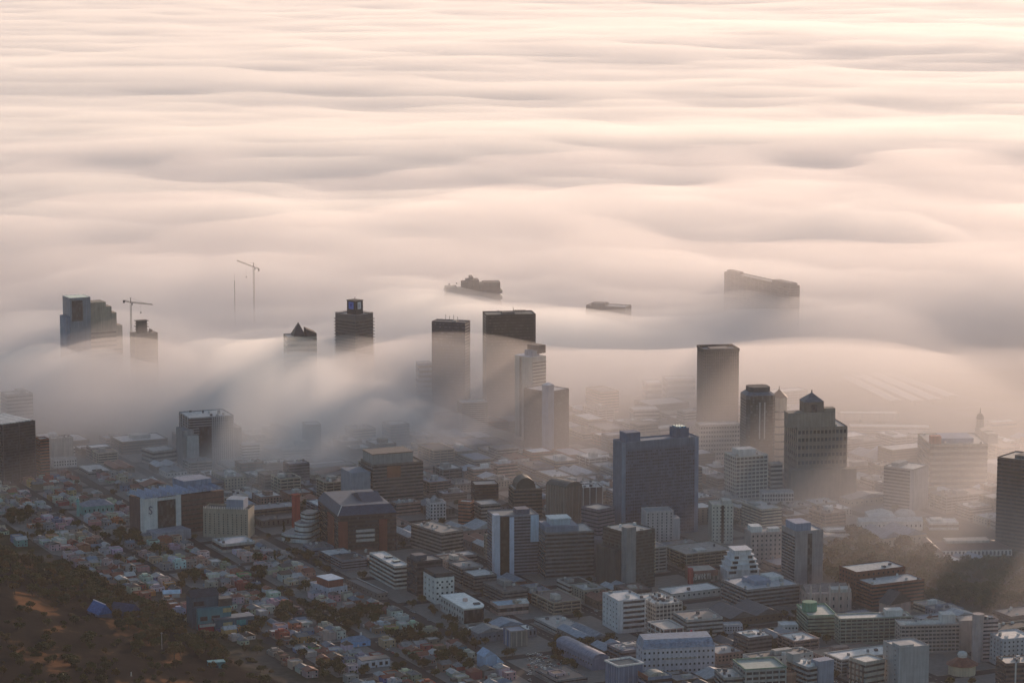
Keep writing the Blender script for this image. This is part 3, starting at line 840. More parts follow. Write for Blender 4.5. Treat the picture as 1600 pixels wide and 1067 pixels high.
root, W, D, ht, s = std('paired white slabs', 'paired_slabs', 'two joined narrow white slabs with a dark gap and dotted windows', 'building', 1108, 1112, 1145, 788, 850, 10, (.5, .5, .45), vis=838, style='grid', nx=6, nz=10, w=1.2, h=1.5, dep=22)
MB().box(W * .44, W * .56, -.6, .2, 1, ht - 1).build('dark_gap', glazing((.02, .02, .02), .4), root)
plant(root, W, D, ht, .55, .95, .2, .8, 3, PALE)
root, W, D, ht, s = std('plain grey tower', 'grey_tower', 'plain grey-brown tower with one banded side and a blue roof box beside the dark park', 'office tower', 1220, 1242, 1285, 830, 914, 25, (.31, .29, .3), vis=903, style=None, plants=((.04, .6, .1, .8, 7, (.24, .28, .38)),))
me = MB().box(-.3, .2, 1.5, D - 1.5, 0, 1.5).mesh('window_band', GLASS)
for k in range(14):
    link('window_band', me, root, (0, 0, 4 + k * (ht - 8) / 14))
MB().box(W * .44, W * .6, -.3, .2, -3, ht - 3).build('dark_groove', glazing((.06, .06, .065), .5), root)
std('dark brown block', 'dark_brown_block', 'dark brown flat block in front of the tiered block', 'building', 738, 742, 779, 757, 792, 10, (.07, .055, .05), vis=786, style='bands', n=7, dep=24)  # walls are dark brown all over
std('grey stub block', 'stub_block', 'plain grey-brown block below the dark brown flat block', 'building', 740, 752, 782, 788, 826, 20, (.3, .27, .25), vis=815, style='bands', n=6)
root, W, D, ht, s = std('drum-topped block', 'drum_block', 'brown block with a dark rounded drum on its roof', 'building', 798, 803, 847, 764, 812, 12, (.2, .165, .14), vis=800, style='bands', n=8, dep=28)
MB().barrel(W * .1, W * .8, 3, D - 3, ht - .5, 12, 8, 'y').build('roof_drum', roofing((.07, .07, .065)), root)
root, W, D, ht, s = std('barrel-roofed ribbed block', 'barrel_block', 'ribbed brown block with a barrel roof and pale gable', 'building', 853, 884, 909, 762, 822, 45, (.22, .175, .15), vis=808, style='fins', n=6, fcol=(.3, .25, .22))
MB().barrel(0, W, 0, D, ht - 1, 6, 8, 'y').build('barrel_roof', roofing((.12, .11, .1)), root)
std('white-framed brown block', 'framed_block', 'brown block with white upright frames and white roof edge', 'building', 905, 911, 942, 762, 796, 14, (.16, .12, .11), (.55, .54, .52), vis=784, style='fins', n=4, fcol=WHITE, dep=24, cl=4)
root, W, D, ht, s = std('dull violet block', 'violet_block', 'blank violet-grey block with bevel-edged flat roof before the big blue slab'.replace('bevel-edged ', ''), 'building', 908, 935, 960, 796, 852, 45, (.24, .22, .26), vis=838, style='bands', n=9, frac=.3)
std('flat brick wall block', 'brick_row', 'rust-brick block beside the dark brown flat block', 'building', 716, 735, 741, 784, 826, 70, (.3, .13, .09), vis=815, style='bands', n=7, frac=.35)
root, W, D, ht, s = std('small white gabled block', 'gabled_block', 'small white block with a grid of square windows and gabled top', 'building', 665, 672, 697, 785, 816, 14, (.62, .6, .6), vis=806, style='grid', nx=5, nz=5, ny=3, w=1.7, h=1.9, dep=18)
MB().gable(W * .2, W * .75, 2, D - 2, ht, 5, .2, 'y').build('gable_roof', roofing((.5, .48, .48)), root)
root, W, D, ht, s = std('stripe-sided slab', 'stripe_slab', 'tan slab with white stripes raked along its long side', 'building', 642, 690, 724, 832, 870, 34, (.3, .27, .25), (.3, .27, .25), vis=858, cl=9, style='bands', n=6, frac=.5, mat=glazing((.05, .045, .045)))
std('far-side pink mid-rise', 'pink_block', 'pinkish white block with arched notch near the plain grey tower', 'building', 1165, 1173, 1221, 832, 880, 16, (.56, .47, .44), vis=870, style='grid', nx=7, nz=6, w=1.6, h=2, dep=24, plants=((.05, .4, .2, .8, 5, WHITE), (.6, .95, .1, .5, 3, WHITE)), cl=5)

# terraced white block and the offices in front of it
root, W, D, ht, s = hero('white terraced block', 'terraced_block', 'white stepped terrace block with dark balconies like piled trays', 'apartment block', 1124, 1137, 1186, 892, 914, 18, WHITE, vis=908)
for k, (f0, f1) in enumerate(((0, 1), (.06, .97), (.14, .93), (.22, .86), (.28, .8))):
    z0 = ht - 4 + k * 4.6
    e = MB().box(W * f0, W * f1, D * (.02 + .05 * k), D * .95, z0 if k else -3, z0 + 4.2).build('storey', paint((.64, .64, .66)), root)
    MB().box(W * f0 - 1, W * f1 + 1, D * (.02 + .05 * k) - 1, D * .95 + 1, z0 + 4.2, z0 + 4.6).build('balcony_slab', paint((.7, .7, .72)), root)
    if k < 4:
        for g in (.05, .72):
            MB().box(W * (f0 + (f1 - f0) * g), W * (f0 + (f1 - f0) * (g + .22)), D * (.02 + .05 * k) - .2, D * (.02 + .05 * k) + .2, z0 + .8, z0 + 3.4).build('balcony_opening', GLASS, root)
root, W, D, ht, s = std('broad grey office', 'broad_office', 'broad grey banded office with a cluttered blue-grey roof below the white terraced block', 'office building', 1126, 1167, 1249, 921, 955, 30, (.27, .27, .28), (.42, .44, .47), vis=948, style='bands', n=5, cl=9, plants=((.3, .6, .3, .8, 3, BLUEG), (.7, .95, .5, .9, 2.5, WHITE)))
root, W, D, ht, s = std('white balcony office', 'balcony_office', 'white office with open framed balconies on one face', 'office building', 941, 966, 1008, 938, 990, 24, (.6, .6, .62), (.55, .55, .55), vis=980, style=None, cl=4)
me = MB().box(W * .15, W + .8, -1.4, .2, 0, .7).mesh('balcony_slab', paint((.6, .6, .62)))
me2 = MB().box(W * .18, W - .8, -.25, .2, 0, 2.2).mesh('window_band', GLASS)
for k in range(6):
    link('balcony_slab', me, root, (0, 0, 3 + k * (ht - 3) / 6))
    link('window_band', me2, root, (0, 0, 4 + k * (ht - 3) / 6))
windows(root, W, D, ht, 0, 6, 5, 1.3, 1.4)
root, W, D, ht, s = std('bright cluttered-roof office', 'cluttered_office', 'long office with a bright roof crowded by vents and a dark colonnaded side', 'office building', 991, 1024, 1066, 944, 974, 26, (.42, .4, .38), (.68, .65, .6), vis=965, style='bands', n=4, cl=22, inset=1)
fins(root, W, D, ht, 8, 12, (.6, .58, .54), .7, .5)
root, W, D, ht, s = std('banded office with sign', 'sign_office', 'grey banded office carrying a red and pink wall sign', 'office building', 1051, 1073, 1129, 968, 1004, 22, (.36, .36, .36), (.16, .15, .16), vis=996, style='bands', n=5, frac=.45, cl=5)
sx, sz = 2.5, 3.5
sgn = MB().box(sx, sx + 4.6, -.5, .1, sz, sz + 9).build('wall_sign', paint((.36, .36, .38), var=.05), root)
MB().prism([(1.1 * math.cos(t * .52), 1.5 * math.sin(t * .52)) for t in range(12)], 0, .15).build('red_emblem', paint((.75, .06, .12), var=.05), sgn)
e = sgn.children[-1]; e.rotation_euler = (math.pi / 2, 0, 0); e.location = (sx + 1.6, -.5, sz + 7.2)
MB().prism([(1.1 * math.cos(t * .52), 2.2 * math.sin(t * .52)) for t in range(12)], 0, .15).build('red_emblem', paint((.7, .04, .13), var=.05), sgn)
e = sgn.children[-1]; e.rotation_euler = (math.pi / 2, 0, 0); e.location = (sx + 3.3, -.5, sz + 3.6)
b = MB().bar((sx + .5, -.6, sz + 1), (sx + 1.3, -.6, sz + 4.6), .28).bar((sx + 1.3, -.6, sz + 4.6), (sx + 2.1, -.6, sz + 1), .28)
b.build('violet_emblem', paint((.5, .4, .65), var=.05), sgn)
root, W, D, ht, s = std('pink stair-framed block', 'frame_block', 'small pink block with an open white frame front', 'building', 1013, 1036, 1067, 982, 1012, 26, (.42, .3, .28), (.5, .47, .44), vis=1004, style='bands', n=3, frac=.6)
fins(root, W, D, ht, 4, 3, WHITE, .5, .9)
slabs(root, W, D, ht, 3, WHITE, .9, .5)
root, W, D, ht, s = hero('white hotel with curved roof', 'white_hotel', 'long white hotel with rows of square windows under a curved blue-grey roof', 'hotel', 996, 1004, 1117, 1014, 1058, 13, (.6, .58, .62), dep=26, vis=1050)
MB().box(0, W, 0, D, -3, ht).build('wall', paint((.58, .56, .62)), root)
MB().poly([(0, -.8, ht), (W, -.8, ht), (W, D, ht), (0, D, ht), (2, 5, ht + 7), (W - 2, 5, ht + 7), (W - 2, D - 4, ht + 8), (2, D - 4, ht + 8)], [(0, 1, 5, 4), (1, 2, 6, 5), (2, 3, 7, 6), (3, 0, 4, 7), (4, 5, 6, 7), (0, 3, 2, 1)]).build('curved_roof', roofing((.34, .4, .52)), root)
windows(root, W, D, ht, 16, 4, 3, 1.6, 1.8, 2, 1)
for k in range(14):
    x0 = 4 + (W - 8) * k / 13
    MB().box(x0 - .8, x0 + .8, .2, 4, ht + 1.5, ht + 4.4).build('dormer', paint((.28, .33, .45)), root)
MB().box(W * .3, W * .75, -1.4, .1, ht * .62, ht * .62 + .5).build('balcony', paint((.45, .4, .34)), root)
root, W, D, ht, s = std('blue glass office with white rim', 'rim_office', 'blue glass office with a thick white roof rim', 'office building', 946, 966, 1004, 1041, 1084, 30, (.17, .2, .29), (.3, .28, .26), vis=1080, style='fins', n=6, fcol=(.3, .34, .45))
MB().ring(0, W, 0, D, ht - .4, ht + .9, 1.4, .9).build('white_rim', paint(WHITE), root)
root, W, D, ht, s = std('tan barrel-roofed block', 'tan_roof_block', 'blue-walled block with a rounded tan roof behind a brick edge', 'building', 997, 1012, 1050, 1058, 1092, 24, (.22, .26, .36), (.45, .4, .34), vis=1088, style='bands', n=3, cl=4)
MB().barrel(W * .15, W * .8, 3, D * .8, ht - .5, 3.4, 8, 'y').build('barrel_roof', roofing((.5, .45, .38)), root)
MB().box(-.4, .3, 0, D, ht - 3, ht + 1).build('brick_edge', paint(BRICK), root)
root, W, D, ht, s = std('flat white-roofed block', 'white_roof_block', 'plain block with a bright white flat roof and dotted vents', 'building', 1126, 1131, 1160, 1058, 1092, 16, (.33, .32, .3), (.74, .7, .66), vis=1088, style='bands', n=4, cl=6, dep=30)
root, W, D, ht, s = std('green-rimmed block', 'green_rim_block', 'grey block with a green roof rim and square loggias', 'building', 1157, 1164, 1228, 1046, 1092, 18, (.38, .38, .36), (.36, .42, .38), vis=1088, style='bands', n=5, dep=34)
MB().ring(0, W, 0, D, ht - .2, ht + .7, 1, .5).build('green_rim', paint((.16, .3, .22)), root)
fins(root, W, D, ht - 1, 7, 4, (.42, .42, .4), 1, .5)
root, W, D, ht, s = hero('stubby brick stack', 'brick_stack', 'stubby pink-brick stack with a projecting rim', 'chimney', 1222, 1226, 1243, 1052, 1086, 18, BRICK, vis=1080)
MB().box(0, W, 0, D, -3, ht).build('stack', paint((.4, .22, .17)), root)
MB().ring(0, W, 0, D, ht - 1.6, ht + .4, .8, .5).build('rim', paint((.45, .27, .2)), root)
root, W, D, ht, s = std('blue-ended office', 'blue_end_office', 'banded office with a white roof deck and a blue-grey end tower', 'office building', 1229, 1262, 1288, 1042, 1092, 36, (.3, .31, .32), (.72, .69, .64), vis=1088, style='bands', n=6, cl=6)
MB().box(W * .55, W + 8, -2, 9, -3, ht + 4).build('end_tower', paint((.33, .37, .46)), root)
MB().box(0, 8, D - 8, D + 1, -3, ht + 6).build('corner_tower', paint((.42, .42, .42)), root)
root, W, D, ht, s = std('cream slotted block', 'cream_block', 'cream block with dark upright slots and a white roof', 'apartment block', 1326, 1351, 1381, 1034, 1092, 40, (.5, .45, .39), (.7, .68, .64), vis=1088, style='bands', n=6, frac=.35)
me = MB().box(-.3, .1, -.8, .8, 1, ht - 3).mesh('window_slot', glazing((.05, .04, .035)))
for k in range(4):
    link('window_slot', me, root, (0, D * (k + .5) / 4, 0))
root, W, D, ht, s = std('blank grey slab', 'blank_slab', 'tall blank grey slab wall with one seam down the middle', 'apartment block', 1378, 1404, 1450, 1012, 1094, 30, (.36, .36, .37), (.36, .36, .36), vis=1090)
MB().box(-.25, .25, -.25, .25, -3, ht + .4).build('corner_seam', paint((.5, .5, .52)), root)
MB().box(.8, W * .5, .8, D * .5, ht - .9, ht + 1.8).build('plant_room', paint((.4, .4, .4)), root)
windows(root, W, D, ht, 0, 10, 2, 1.1, 1.3)
root, W, D, ht, s = std('green-walled block', 'green_block', 'green-walled block with a round green roof tank house', 'building', 1254, 1262, 1307, 962, 994, 14, (.27, .34, .27), (.55, .55, .5), vis=986, style='bands', n=5, frac=.35, dep=44)
MB().cone(W * .25, D * .5, 7, ht - .5, 7, ht + 8, 14).build('tank_house', paint((.14, .34, .24)), root)
MB().ring(0, W, 0, D, ht, ht + .6, .8, .3).build('green_rim', paint((.14, .32, .22)), root)
def apartments(ref, name, label, xl, xc, xr, yt, yb, a, col, n, nb, vis, dep=18):
    root, W, D, ht, s = std(ref, name, label, 'apartment block', xl, xc, xr, yt, yb, a, col, (.66, .65, .62), vis=vis, style='bands', n=n, frac=.55, dep=dep, cl=5)
    slabs(root, W, D, ht, n, tuple(c * 1.2 for c in col), .8, .45, base=2)
    fins(root, W, D, ht, nb, 3, tuple(c * 1.2 for c in col), .5, .95)
    return root, W, D, ht, s
root, W, D, ht, s = apartments('greenish gallery flats', 'gallery_flats', 'greenish gallery-access flats with a white roof and one boxed lift house', 1306, 1312, 1423, 966, 1008, 15, (.33, .35, .3), 7, 14, 1000)
plant(root, W, D, ht, .66, .9, .2, .8, 5, WHITE)
root, W, D, ht, s = apartments('pink balcony flats', 'balcony_flats', 'long pinkish flats with a full grid of balconies and pale roof ducts', 1389, 1407, 1498, 976, 1022, 14, (.43, .38, .36), 7, 16, 1012, 20)
plant(root, W, D, ht, .72, .95, .25, .9, 7, WHITE)
MB().box(W, W + 20, 2, 18, -3, ht + 2).build('end_block', paint((.42, .38, .36)), root)
b = MB().box(W * .1, W * .7, 6, 7.2, ht - .8, ht + .7).box(W * .3, W * .6, 11, 12.2, ht - .8, ht + .7)
b.build('roof_duct', paint(WHITE), root)
root, W, D, ht, s = hero('pink cylinder-stair flats', 'cylinder_flats', 'pink flats with a round stair tower at the corner', 'apartment block', 1522, 1532, 1558, 968, 1034, 20, PINK, vis=1026, dep=16)
shell(root, W, D, ht, (.45, .35, .34), (.6, .58, .56))
MB().cone(-2, 3, 5.2, -3, 5.2, ht + 5, 14).build('stair_tower', paint((.48, .4, .39)), root)
bands(root, W, D, ht, 10, frac=.4)
clutter(root, W, D, ht, 6, 9)
root, W, D, ht, s = std('bluish edge flats', 'edge_flats', 'bluish white flats with dotted windows near the pink cylinder flats', 'apartment block', 1541, 1566, 1612, 998, 1044, 28, (.46, .47, .5), (.68, .66, .62), vis=1034, style='grid', nx=7, nz=6, ny=5, w=1.3, h=1.5, cl=6)
root, W, D, ht, s = std('brown corner block', 'brown_block', 'dark brown block with bright upright seam and crowded roof', 'apartment block', 1557, 1570, 1625, 1036, 1092, 20, (.13, .1, .095), (.45, .42, .4), vis=1088, style='bands', n=7, cl=9, dep=24)
MB().box(W * .26, W * .3, -.5, .2, -3, ht).build('bright_seam', paint(WHITE), root)

# villa with conical red roof
x, y = at(1503, 1052)
s = F / project(x, y, 0)[2]
root = empty('round_villa', (x, y, 0), .1)
tag(root, 'villa with a wide red conical roof, white arches and pale upper dome', 'house')
HEROES.append(dict(ref='round red-roofed villa', x=x, y=y, o=(x - 15, y - 15), u=(1, 0), v=(0, 1), W=30, D=30, x0=1475, x1=1532, yt=1015, yb=1058, vis=1052, c=[(x - 15, y - 15), (x + 15, y - 15), (x + 15, y + 15), (x - 15, y + 15)]))
MB().cone(0, 0, 12, -2, 12, 9, 10).build('wall', paint(SAND), root)
MB().cone(0, 0, 14.5, 9, 4, 15, 10).build('red_roof', roofing((.26, .1, .07)), root)
MB().cone(0, 0, 4, 15, 4, 17, 10).dome(0, 0, 4.6, 17, 3.4, 10, 4).build('dome', roofing((.45, .46, .45)), root)
me = MB().box(-.9, .9, -.2, .2, 1, 5).mesh('arch_window', GLASS)
for k in range(10):
    e = link('arch_window', me, root)
    e.rotation_euler = (0, 0, k * .628 + .314); e.location = (11.5 * math.sin(k * .628 + .314), -11.5 * math.cos(k * .628 + .314), 0)

# museum, assembly, church at the park
root, W, D, ht, s = hero('long museum', 'museum', 'long low museum with red-brown hipped roof, arcaded white front and one wing', 'museum', 1417, 1472, 1580, 860, 870, 14, WHITE, dep=40, vis=868)
MB().box(0, W, 0, D, -3, ht).build('wall', paint(WHITE), root)
MB().hip(0, W, 0, D, ht, 6, .6).build('hipped_roof', roofing((.2, .11, .09)), root)
MB().box(W * .1, W * .72, D * .3, D * .7, ht + 4.6, ht + 7.2).build('roof_lantern', paint((.5, .46, .42)), root)
me = MB().box(-.9, .9, -.3, .2, 1, ht - 1.5).mesh('arch', GLASS)
for k in range(18):
    link('arch', me, root, (W * (k + .5) / 18, 0, 0))
MB().box(-9, 0, -4, 58, -3, ht - 1).build('side_wing', paint(PALE), root)
MB().hip(-9, 0, -4, 58, ht - 1, 3.5).build('side_wing_roof', roofing((.22, .14, .12)), root)
for k in range(12):
    MB().box(-9.3, -8.9, -2 + k * 5, 0 + k * 5, 1, ht - 2).build('wing_window', GLASS, root)
root, W, D, ht, s = hero('pale domed assembly', 'assembly_house', 'cluster of pale roofs and a low dome around a red court beside the dark park', 'building', 1331, 1342, 1441, 815, 830, 10, WHITE, dep=44, vis=826)
MB().box(0, W, 0, 14, -3, ht).build('front_range', paint((.6, .6, .58)), root)
MB().gable(0, W, 0, 14, ht, 3.5).build('front_roof', roofing((.42, .45, .45)), root)
MB().box(W * .2, W * .62, 16, 44, -3, ht + 2).build('main_hall', paint((.58, .58, .56)), root)
MB().hip(W * .2, W * .62, 16, 44, ht + 2, 6).build('hall_roof', roofing((.46, .5, .5)), root)
MB().dome(W * .8, 30, 12, ht, 7, 14, 5).build('dome', roofing((.44, .46, .46)), root)
MB().box(W * .68, W * .95, 16, 42, -3, ht).build('dome_base', paint((.58, .58, .56)), root)
MB().box(W * .64, W * .67, 16, 44, -3, ht - 1).build('red_court_wall', paint((.3, .14, .1)), root)
windows(root, W, 14, ht, 14, 1, 3, 1.4, 2.4)
std('low white gallery', 'gallery', 'low white gallery with a bright flat roof behind the long museum', 'museum', 1444, 1452, 1497, 816, 828, 10, WHITE, (.6, .6, .58), style='bands', n=1, dep=24, plants=((.1, .5, .3, .8, 2, WHITE),))
root, W, D, ht, s = hero('pinnacled pink church', 'pinnacled_church', 'pink stone church with a row of slim pinnacles', 'church', 1251, 1263, 1330, 928, 958, 16, PINK, vis=954, dep=34)
MB().box(0, W, 0, D, -3, ht).build('wall', paint((.46, .34, .3)), root)
MB().gable(0, W, D * .2, D, ht, 5).build('roof', roofing((.28, .22, .2)), root)
for k in range(5):
    e = MB().box(-.8, .8, -.8, .8, -3, ht + 5).cone(0, 0, .9, ht + 5, .1, ht + 9, 6).build('pinnacle', paint((.55, .44, .4)), root)
    e.location = (W * (.05 + .22 * k), 0, 0)
windows(root, W, D, ht, 6, 2, 3, 1.5, 3)
MB().box(W * .55, W, D * .05, D * .5, ht - 2, ht + 3).build('bright_roof_hall', paint(PALE), root)
root, W, D, ht, s = hero('steep chapel roof', 'steep_chapel', 'dark steep-roofed chapel with one sunlit roof slope behind the greenish flats', 'church', 1373, 1390, 1422, 945, 972, 45, PINK, vis=960)
MB().box(0, W, 0, D, -3, ht).build('wall', paint(PINK), root)
MB().gable(0, W, 0, D, ht, 11, .8, 'y').build('steep_roof', roofing((.1, .085, .085), .35), root)
MB().cone(W * .5, D * .3, .8, ht + 10, .1, ht + 15, 6).build('spirelet', paint(DARK), root)
std('white lodge', 'lodge', 'small white lodge with pale roof at the edge of the dark park', 'house', 1286, 1292, 1333, 828, 838, 20, WHITE, (.62, .6, .58), style='bands', n=1, dep=14)
std('low white villa', 'villa', 'low white villa with dotted windows beside a leafless tree', 'house', 1214, 1220, 1247, 976, 988, 12, WHITE, (.6, .6, .62), style='grid', nx=5, nz=1, w=1.3, h=1.6, dep=14)
std('long white villa', 'long_villa', 'long white two-window-row house beside the banded office with sign', 'house', 1128, 1132, 1160, 976, 990, 12, (.6, .58, .62), (.5, .5, .52), style='grid', nx=7, nz=2, w=1.2, h=1.4, dep=12)

# letters on the brick hall
root, W, D, ht, s = std('brick hall with roof letters', 'lettered_hall', 'brick hall with a row of worn white letters along its wall', 'hall', 1064, 1084, 1122, 892, 912, 20, (.27, .15, .13), (.3, .3, .29), vis=908, dep=26)
b = MB()
z0, hgt = ht - 8.5, 5.5
def stroke(x, pts):
    for p, q_ in zip(pts, pts[1:]):
        b.bar((x + p[0], -.3, z0 + p[1] * hgt), (x + q_[0], -.3, z0 + q_[1] * hgt), .3)
stroke(1, [(0, 0), (0, 1), (1.6, .9), (1.6, .55), (0, .5), (1.8, .4), (1.8, .05), (0, 0)])
stroke(4, [(0, 1), (.7, 0), (1.3, .7), (1.9, 0), (2.5, 1)])
stroke(7.8, [(0, .5), (.8, 1), (1.7, .5), (.8, 0), (0, .5)])
stroke(10.8, [(0, 0), (0, 1), (1.4, .8), (0, .45), (1.6, 0)])
stroke(13.6, [(0, 1), (.9, .5), (1.8, 1)]); stroke(13.6, [(.9, .5), (.9, 0)])
stroke(16.8, [(0, 0), (0, 1)])
b.build('wall_lettering', paint((.6, .56, .53), var=.1), root)
MB().box(-5, -1, -1, 4, -3, ht + 3).build('red_pier', paint((.42, .09, .09)), root)
MB().box(-1, W + .5, -.5, .1, ht * .1, ht * .55).build('grey_shopfront', glazing((.12, .11, .1), .6), root)  # even grey, rough glazing across the lower wall

# ------------------------------------------------------------------ singular houses and sheds
root, W, D, ht, s = std('blue-roofed brick box', 'corner_store', 'white store with a brick upper storey under a pale blue flat roof', 'shop', 484, 512, 543, 919, 934, 30, (.5, .52, .6), (.4, .38, .38), style=None, vis=930)
MB().box(W * .18, W * .92, D * .15, D * .8, ht - .9, ht + 6).build('brick_storey', paint((.26, .09, .07)), root)
MB().box(W * .16, W * .94, D * .13, D * .82, ht + 6, ht + 6.6).build('blue_roof', roofing((.42, .52, .64)), root)
windows(root, W, D, ht, 5, 1, 4, 1.4, 1.5)
root, W, D, ht, s = std('wide dark-roofed depot', 'depot', 'wide depot with a plain dark roof and one bright roof edge', 'warehouse', 541, 590, 606, 927, 938, 26, (.16, .15, .15), (.12, .115, .12), style=None, vis=936)
MB().box(W - .6, W + .2, 0, D, ht, ht + .5).build('roof_edge', paint(WHITE), root)
windows(root, W, D, ht, 3, 1, 8, 1.6, 1.4)
root, W, D, ht, s = std('pale-roofed school hall', 'school_hall', 'low hall with a wide pale roof in front of the tan hotel slab', 'school', 332, 348, 399, 850, 864, 20, PALE, (.55, .54, .55), style='bands', n=1, vis=862, cl=4)
root, W, D, ht, s = std('turquoise mosque', 'mosque', 'turquoise mosque with slim minaret and grey hipped roof among houses', 'mosque', 122, 130, 178, 792, 806, 14, (.2, .42, .4), style=None, dep=20, vis=803)
MB().hip(0, W, 0, D, ht, 5).build('hipped_roof', roofing((.25, .27, .33)), root)
t = MB().cone(-5, 2, 1.8, -2, 1.5, ht + 6, 10).cone(-5, 2, 2.3, ht + 6, 2.3, ht + 7, 10).cone(-5, 2, 1.2, ht + 7, 1.2, ht + 9.5, 8).build('minaret', paint((.2, .45, .42)), root)
MB().dome(-5, 2, 1.6, ht + 9.5, 2.2, 10, 4).build('minaret_dome', paint(WHITE), root)
windows(root, W, D, ht, 7, 1, 0, 1.3, 2.6)
root, W, D, ht, s = hero('light blue barn', 'blue_barn', 'light blue gabled barn with a lean-to running down one side', 'barn', 738, 756, 776, 1026, 1046, 24, (.3, .42, .58), dep=15, vis=1042)
MB().box(0, W, 0, D, -2, ht).build('wall', paint((.32, .43, .58)), root)
MB().gable(0, W, 0, D, ht, 5, .4, 'y').build('gable_roof', roofing((.3, .4, .55)), root)
MB().poly([(W, -1, -1), (W + 9, -1, -1), (W + 9, D, -1), (W, D, -1), (W, -1, ht), (W + 9, -1, 2.4), (W + 9, D, 2.4), (W, D, ht)], [(0, 3, 2, 1), (4, 5, 6, 7), (0, 1, 5, 4), (1, 2, 6, 5), (2, 3, 7, 6), (3, 0, 4, 7)]).build('lean_to', roofing((.36, .48, .64)), root)
MB().box(W * .35, W * .65, -.2, .1, 0, 3).build('door', paint((.12, .18, .3)), root)
root, W, D, ht, s = hero('long violet shed', 'long_shed', 'very long violet-grey shed with a rounded roof and bright ridge side', 'warehouse', 868, 926, 950, 1030, 1048, 28, (.2, .21, .3), vis=1044)
MB().box(0, W, 0, D, -2, ht).build('wall', paint((.22, .23, .32)), root)
MB().barrel(-.5, W + .5, -.5, D + .5, ht, 4.5, 8, 'y').build('rounded_roof', roofing((.22, .23, .31)), root)
MB().box(W + .3, W + 1.8, 0, D, -1, ht + .8).build('bright_gutter_wall', paint(PALE), root)
windows(root, W, D, ht, 0, 1, 14, 2.2, 1.3)
root, W, D, ht, s = std('blue-striped cube', 'striped_cube', 'cube-like block with blue and white upright stripes on one face', 'building', 787, 798, 824, 986, 1012, 22, (.25, .23, .22), (.24, .26, .34), style=None, vis=1008, dep=18)
for k in range(4):
    MB().box(-.35, .1, D * (.06 + .25 * k), D * (.06 + .25 * k) + 2, 0, ht - .5).build('stripe', paint(((.42, .45, .55), (.12, .18, .36))[k % 2]), root)
fins(root, W, D, ht - 1, 4, 0, (.34, .31, .27), 1.2, .35)
root, W, D, ht, s = std('blue flat-roofed hall', 'blue_roof_hall', 'low hall with a pale blue roof and a bright tilted end', 'hall', 766, 778, 826, 946, 962, 20, PINK, (.38, .5, .6), style='bands', n=1, vis=958, plants=((.6, .8, .1, .5, 2, TAN),))
MB().poly([(W * .7, -.6, ht), (W + 1, -.6, ht), (W + 1, 8, ht), (W * .7, 8, ht), (W * .7, 8, ht + 3), (W + 1, 8, ht + 3)], [(0, 1, 5, 4), (1, 2, 5), (2, 3, 4, 5), (3, 0, 4), (0, 3, 2, 1)]).build('tilted_roof', roofing((.7, .66, .6)), root)

def hill_house(ref, name, label, px, py, rz, boxes, roofs, cat='house'):
    x, y, z = at_ground(px, py)
    root = empty(name, (x, y, z), rz)
    tag(root, label, cat)
    s = F / project(x, y, z)[2]
    HEROES.append(dict(ref=ref, x=x, y=y, o=(x - 9, y - 9), u=(1, 0), v=(0, 1), W=18, D=18, x0=px - 20, x1=px + 20, yt=py - 20, yb=py, vis=py - 3, c=[(x - 9, y - 9), (x + 9, y - 9), (x + 9, y + 9), (x - 9, y + 9)]))
    for nm, x0, x1, y0, y1, z0, z1, c in boxes:
        MB().box(x0, x1, y0, y1, z0, z1).build(nm, paint(c) if c != 'g' else GLASS, root)
    for nm, kind, x0, x1, y0, y1, z0, hh, c in roofs:
        (MB().gable(x0, x1, y0, y1, z0, hh, .5, kind[1]) if kind[0] == 'g' else MB().hip(x0, x1, y0, y1, z0, hh) if kind == 'h' else MB().box(x0 - .3, x1 + .3, y0 - .3, y1 + .3, z0, z0 + hh)).build(nm, roofing(c), root)
    return root

T1, T2 = (.05, .11, .17), (.06, .2, .24)
hill_house('teal terraced house', 'terraced_house', 'tall teal and navy hillside house stepping down in terraces with red and yellow panels', 338, 982, .42,
    [('upper_wall', -22, 4, 4, 20, -4, 30, T1), ('middle_wall', -18, 14, -2, 10, -4, 20, T2), ('lower_wall', -4, 34, -8, 6, -6, 10, (.05, .14, .2)), ('red_wall', -18, -5, -9, -2, -6, 6, (.32, .03, .04)),
     ('yellow_panel', 4, 13, -8.25, -7.9, 3, 7, (.42, .36, .2)), ('yellow_panel', 6, 14.1, -2.25, -1.9, 15, 19, (.45, .38, .2)), ('teal_panel', 17, 26, -8.25, -7.9, 3, 8, (.05, .32, .34)), ('window', -16, -9, -2.2, -1.9, 9, 13, 'g'),
     ('window', -5, 3, -2.2, -1.9, 9, 13, 'g'), ('window', -20, -10, 3.8, 4.1, 22, 26, 'g'), ('window', 28, 33, -8.2, -7.9, 3, 7, 'g'), ('terrace_wall', -19, -4, -9.5, -9, 5, 7.5, (.4, .38, .36)), ('navy_wall', -4, 40, -13, -8, -8, 2, (.04, .06, .16))],
    [('upper_roof', 'gx', -22, 4, 4, 20, 30, 6, (.05, .06, .085)), ('side_roof', 'f', 4, 16, 2, 12, 20, 7, (.07, .07, .08)), ('lower_roof', 'f', -4, 34, -8, 6, 10, .8, (.16, .18, .22))])
hill_house('bright blue tarp roof', 'pitched_roof_house', 'hillside cottage with a bright blue steep roof and pale ridge edge', 156, 962, -.95,
    [('wall', -11, 11, -7, 7, -3, 4, (.1, .14, .22)), ('ridge_board', -12, 12, -.4, .4, 12.6, 13.2, (.5, .55, .65)), ('window', -4, 4, -7.2, -6.9, 1, 3, 'g')],
    [('blue_roof', 'gx', -11, 11, -7, 7, 4, 9, (.04, .13, .36))])
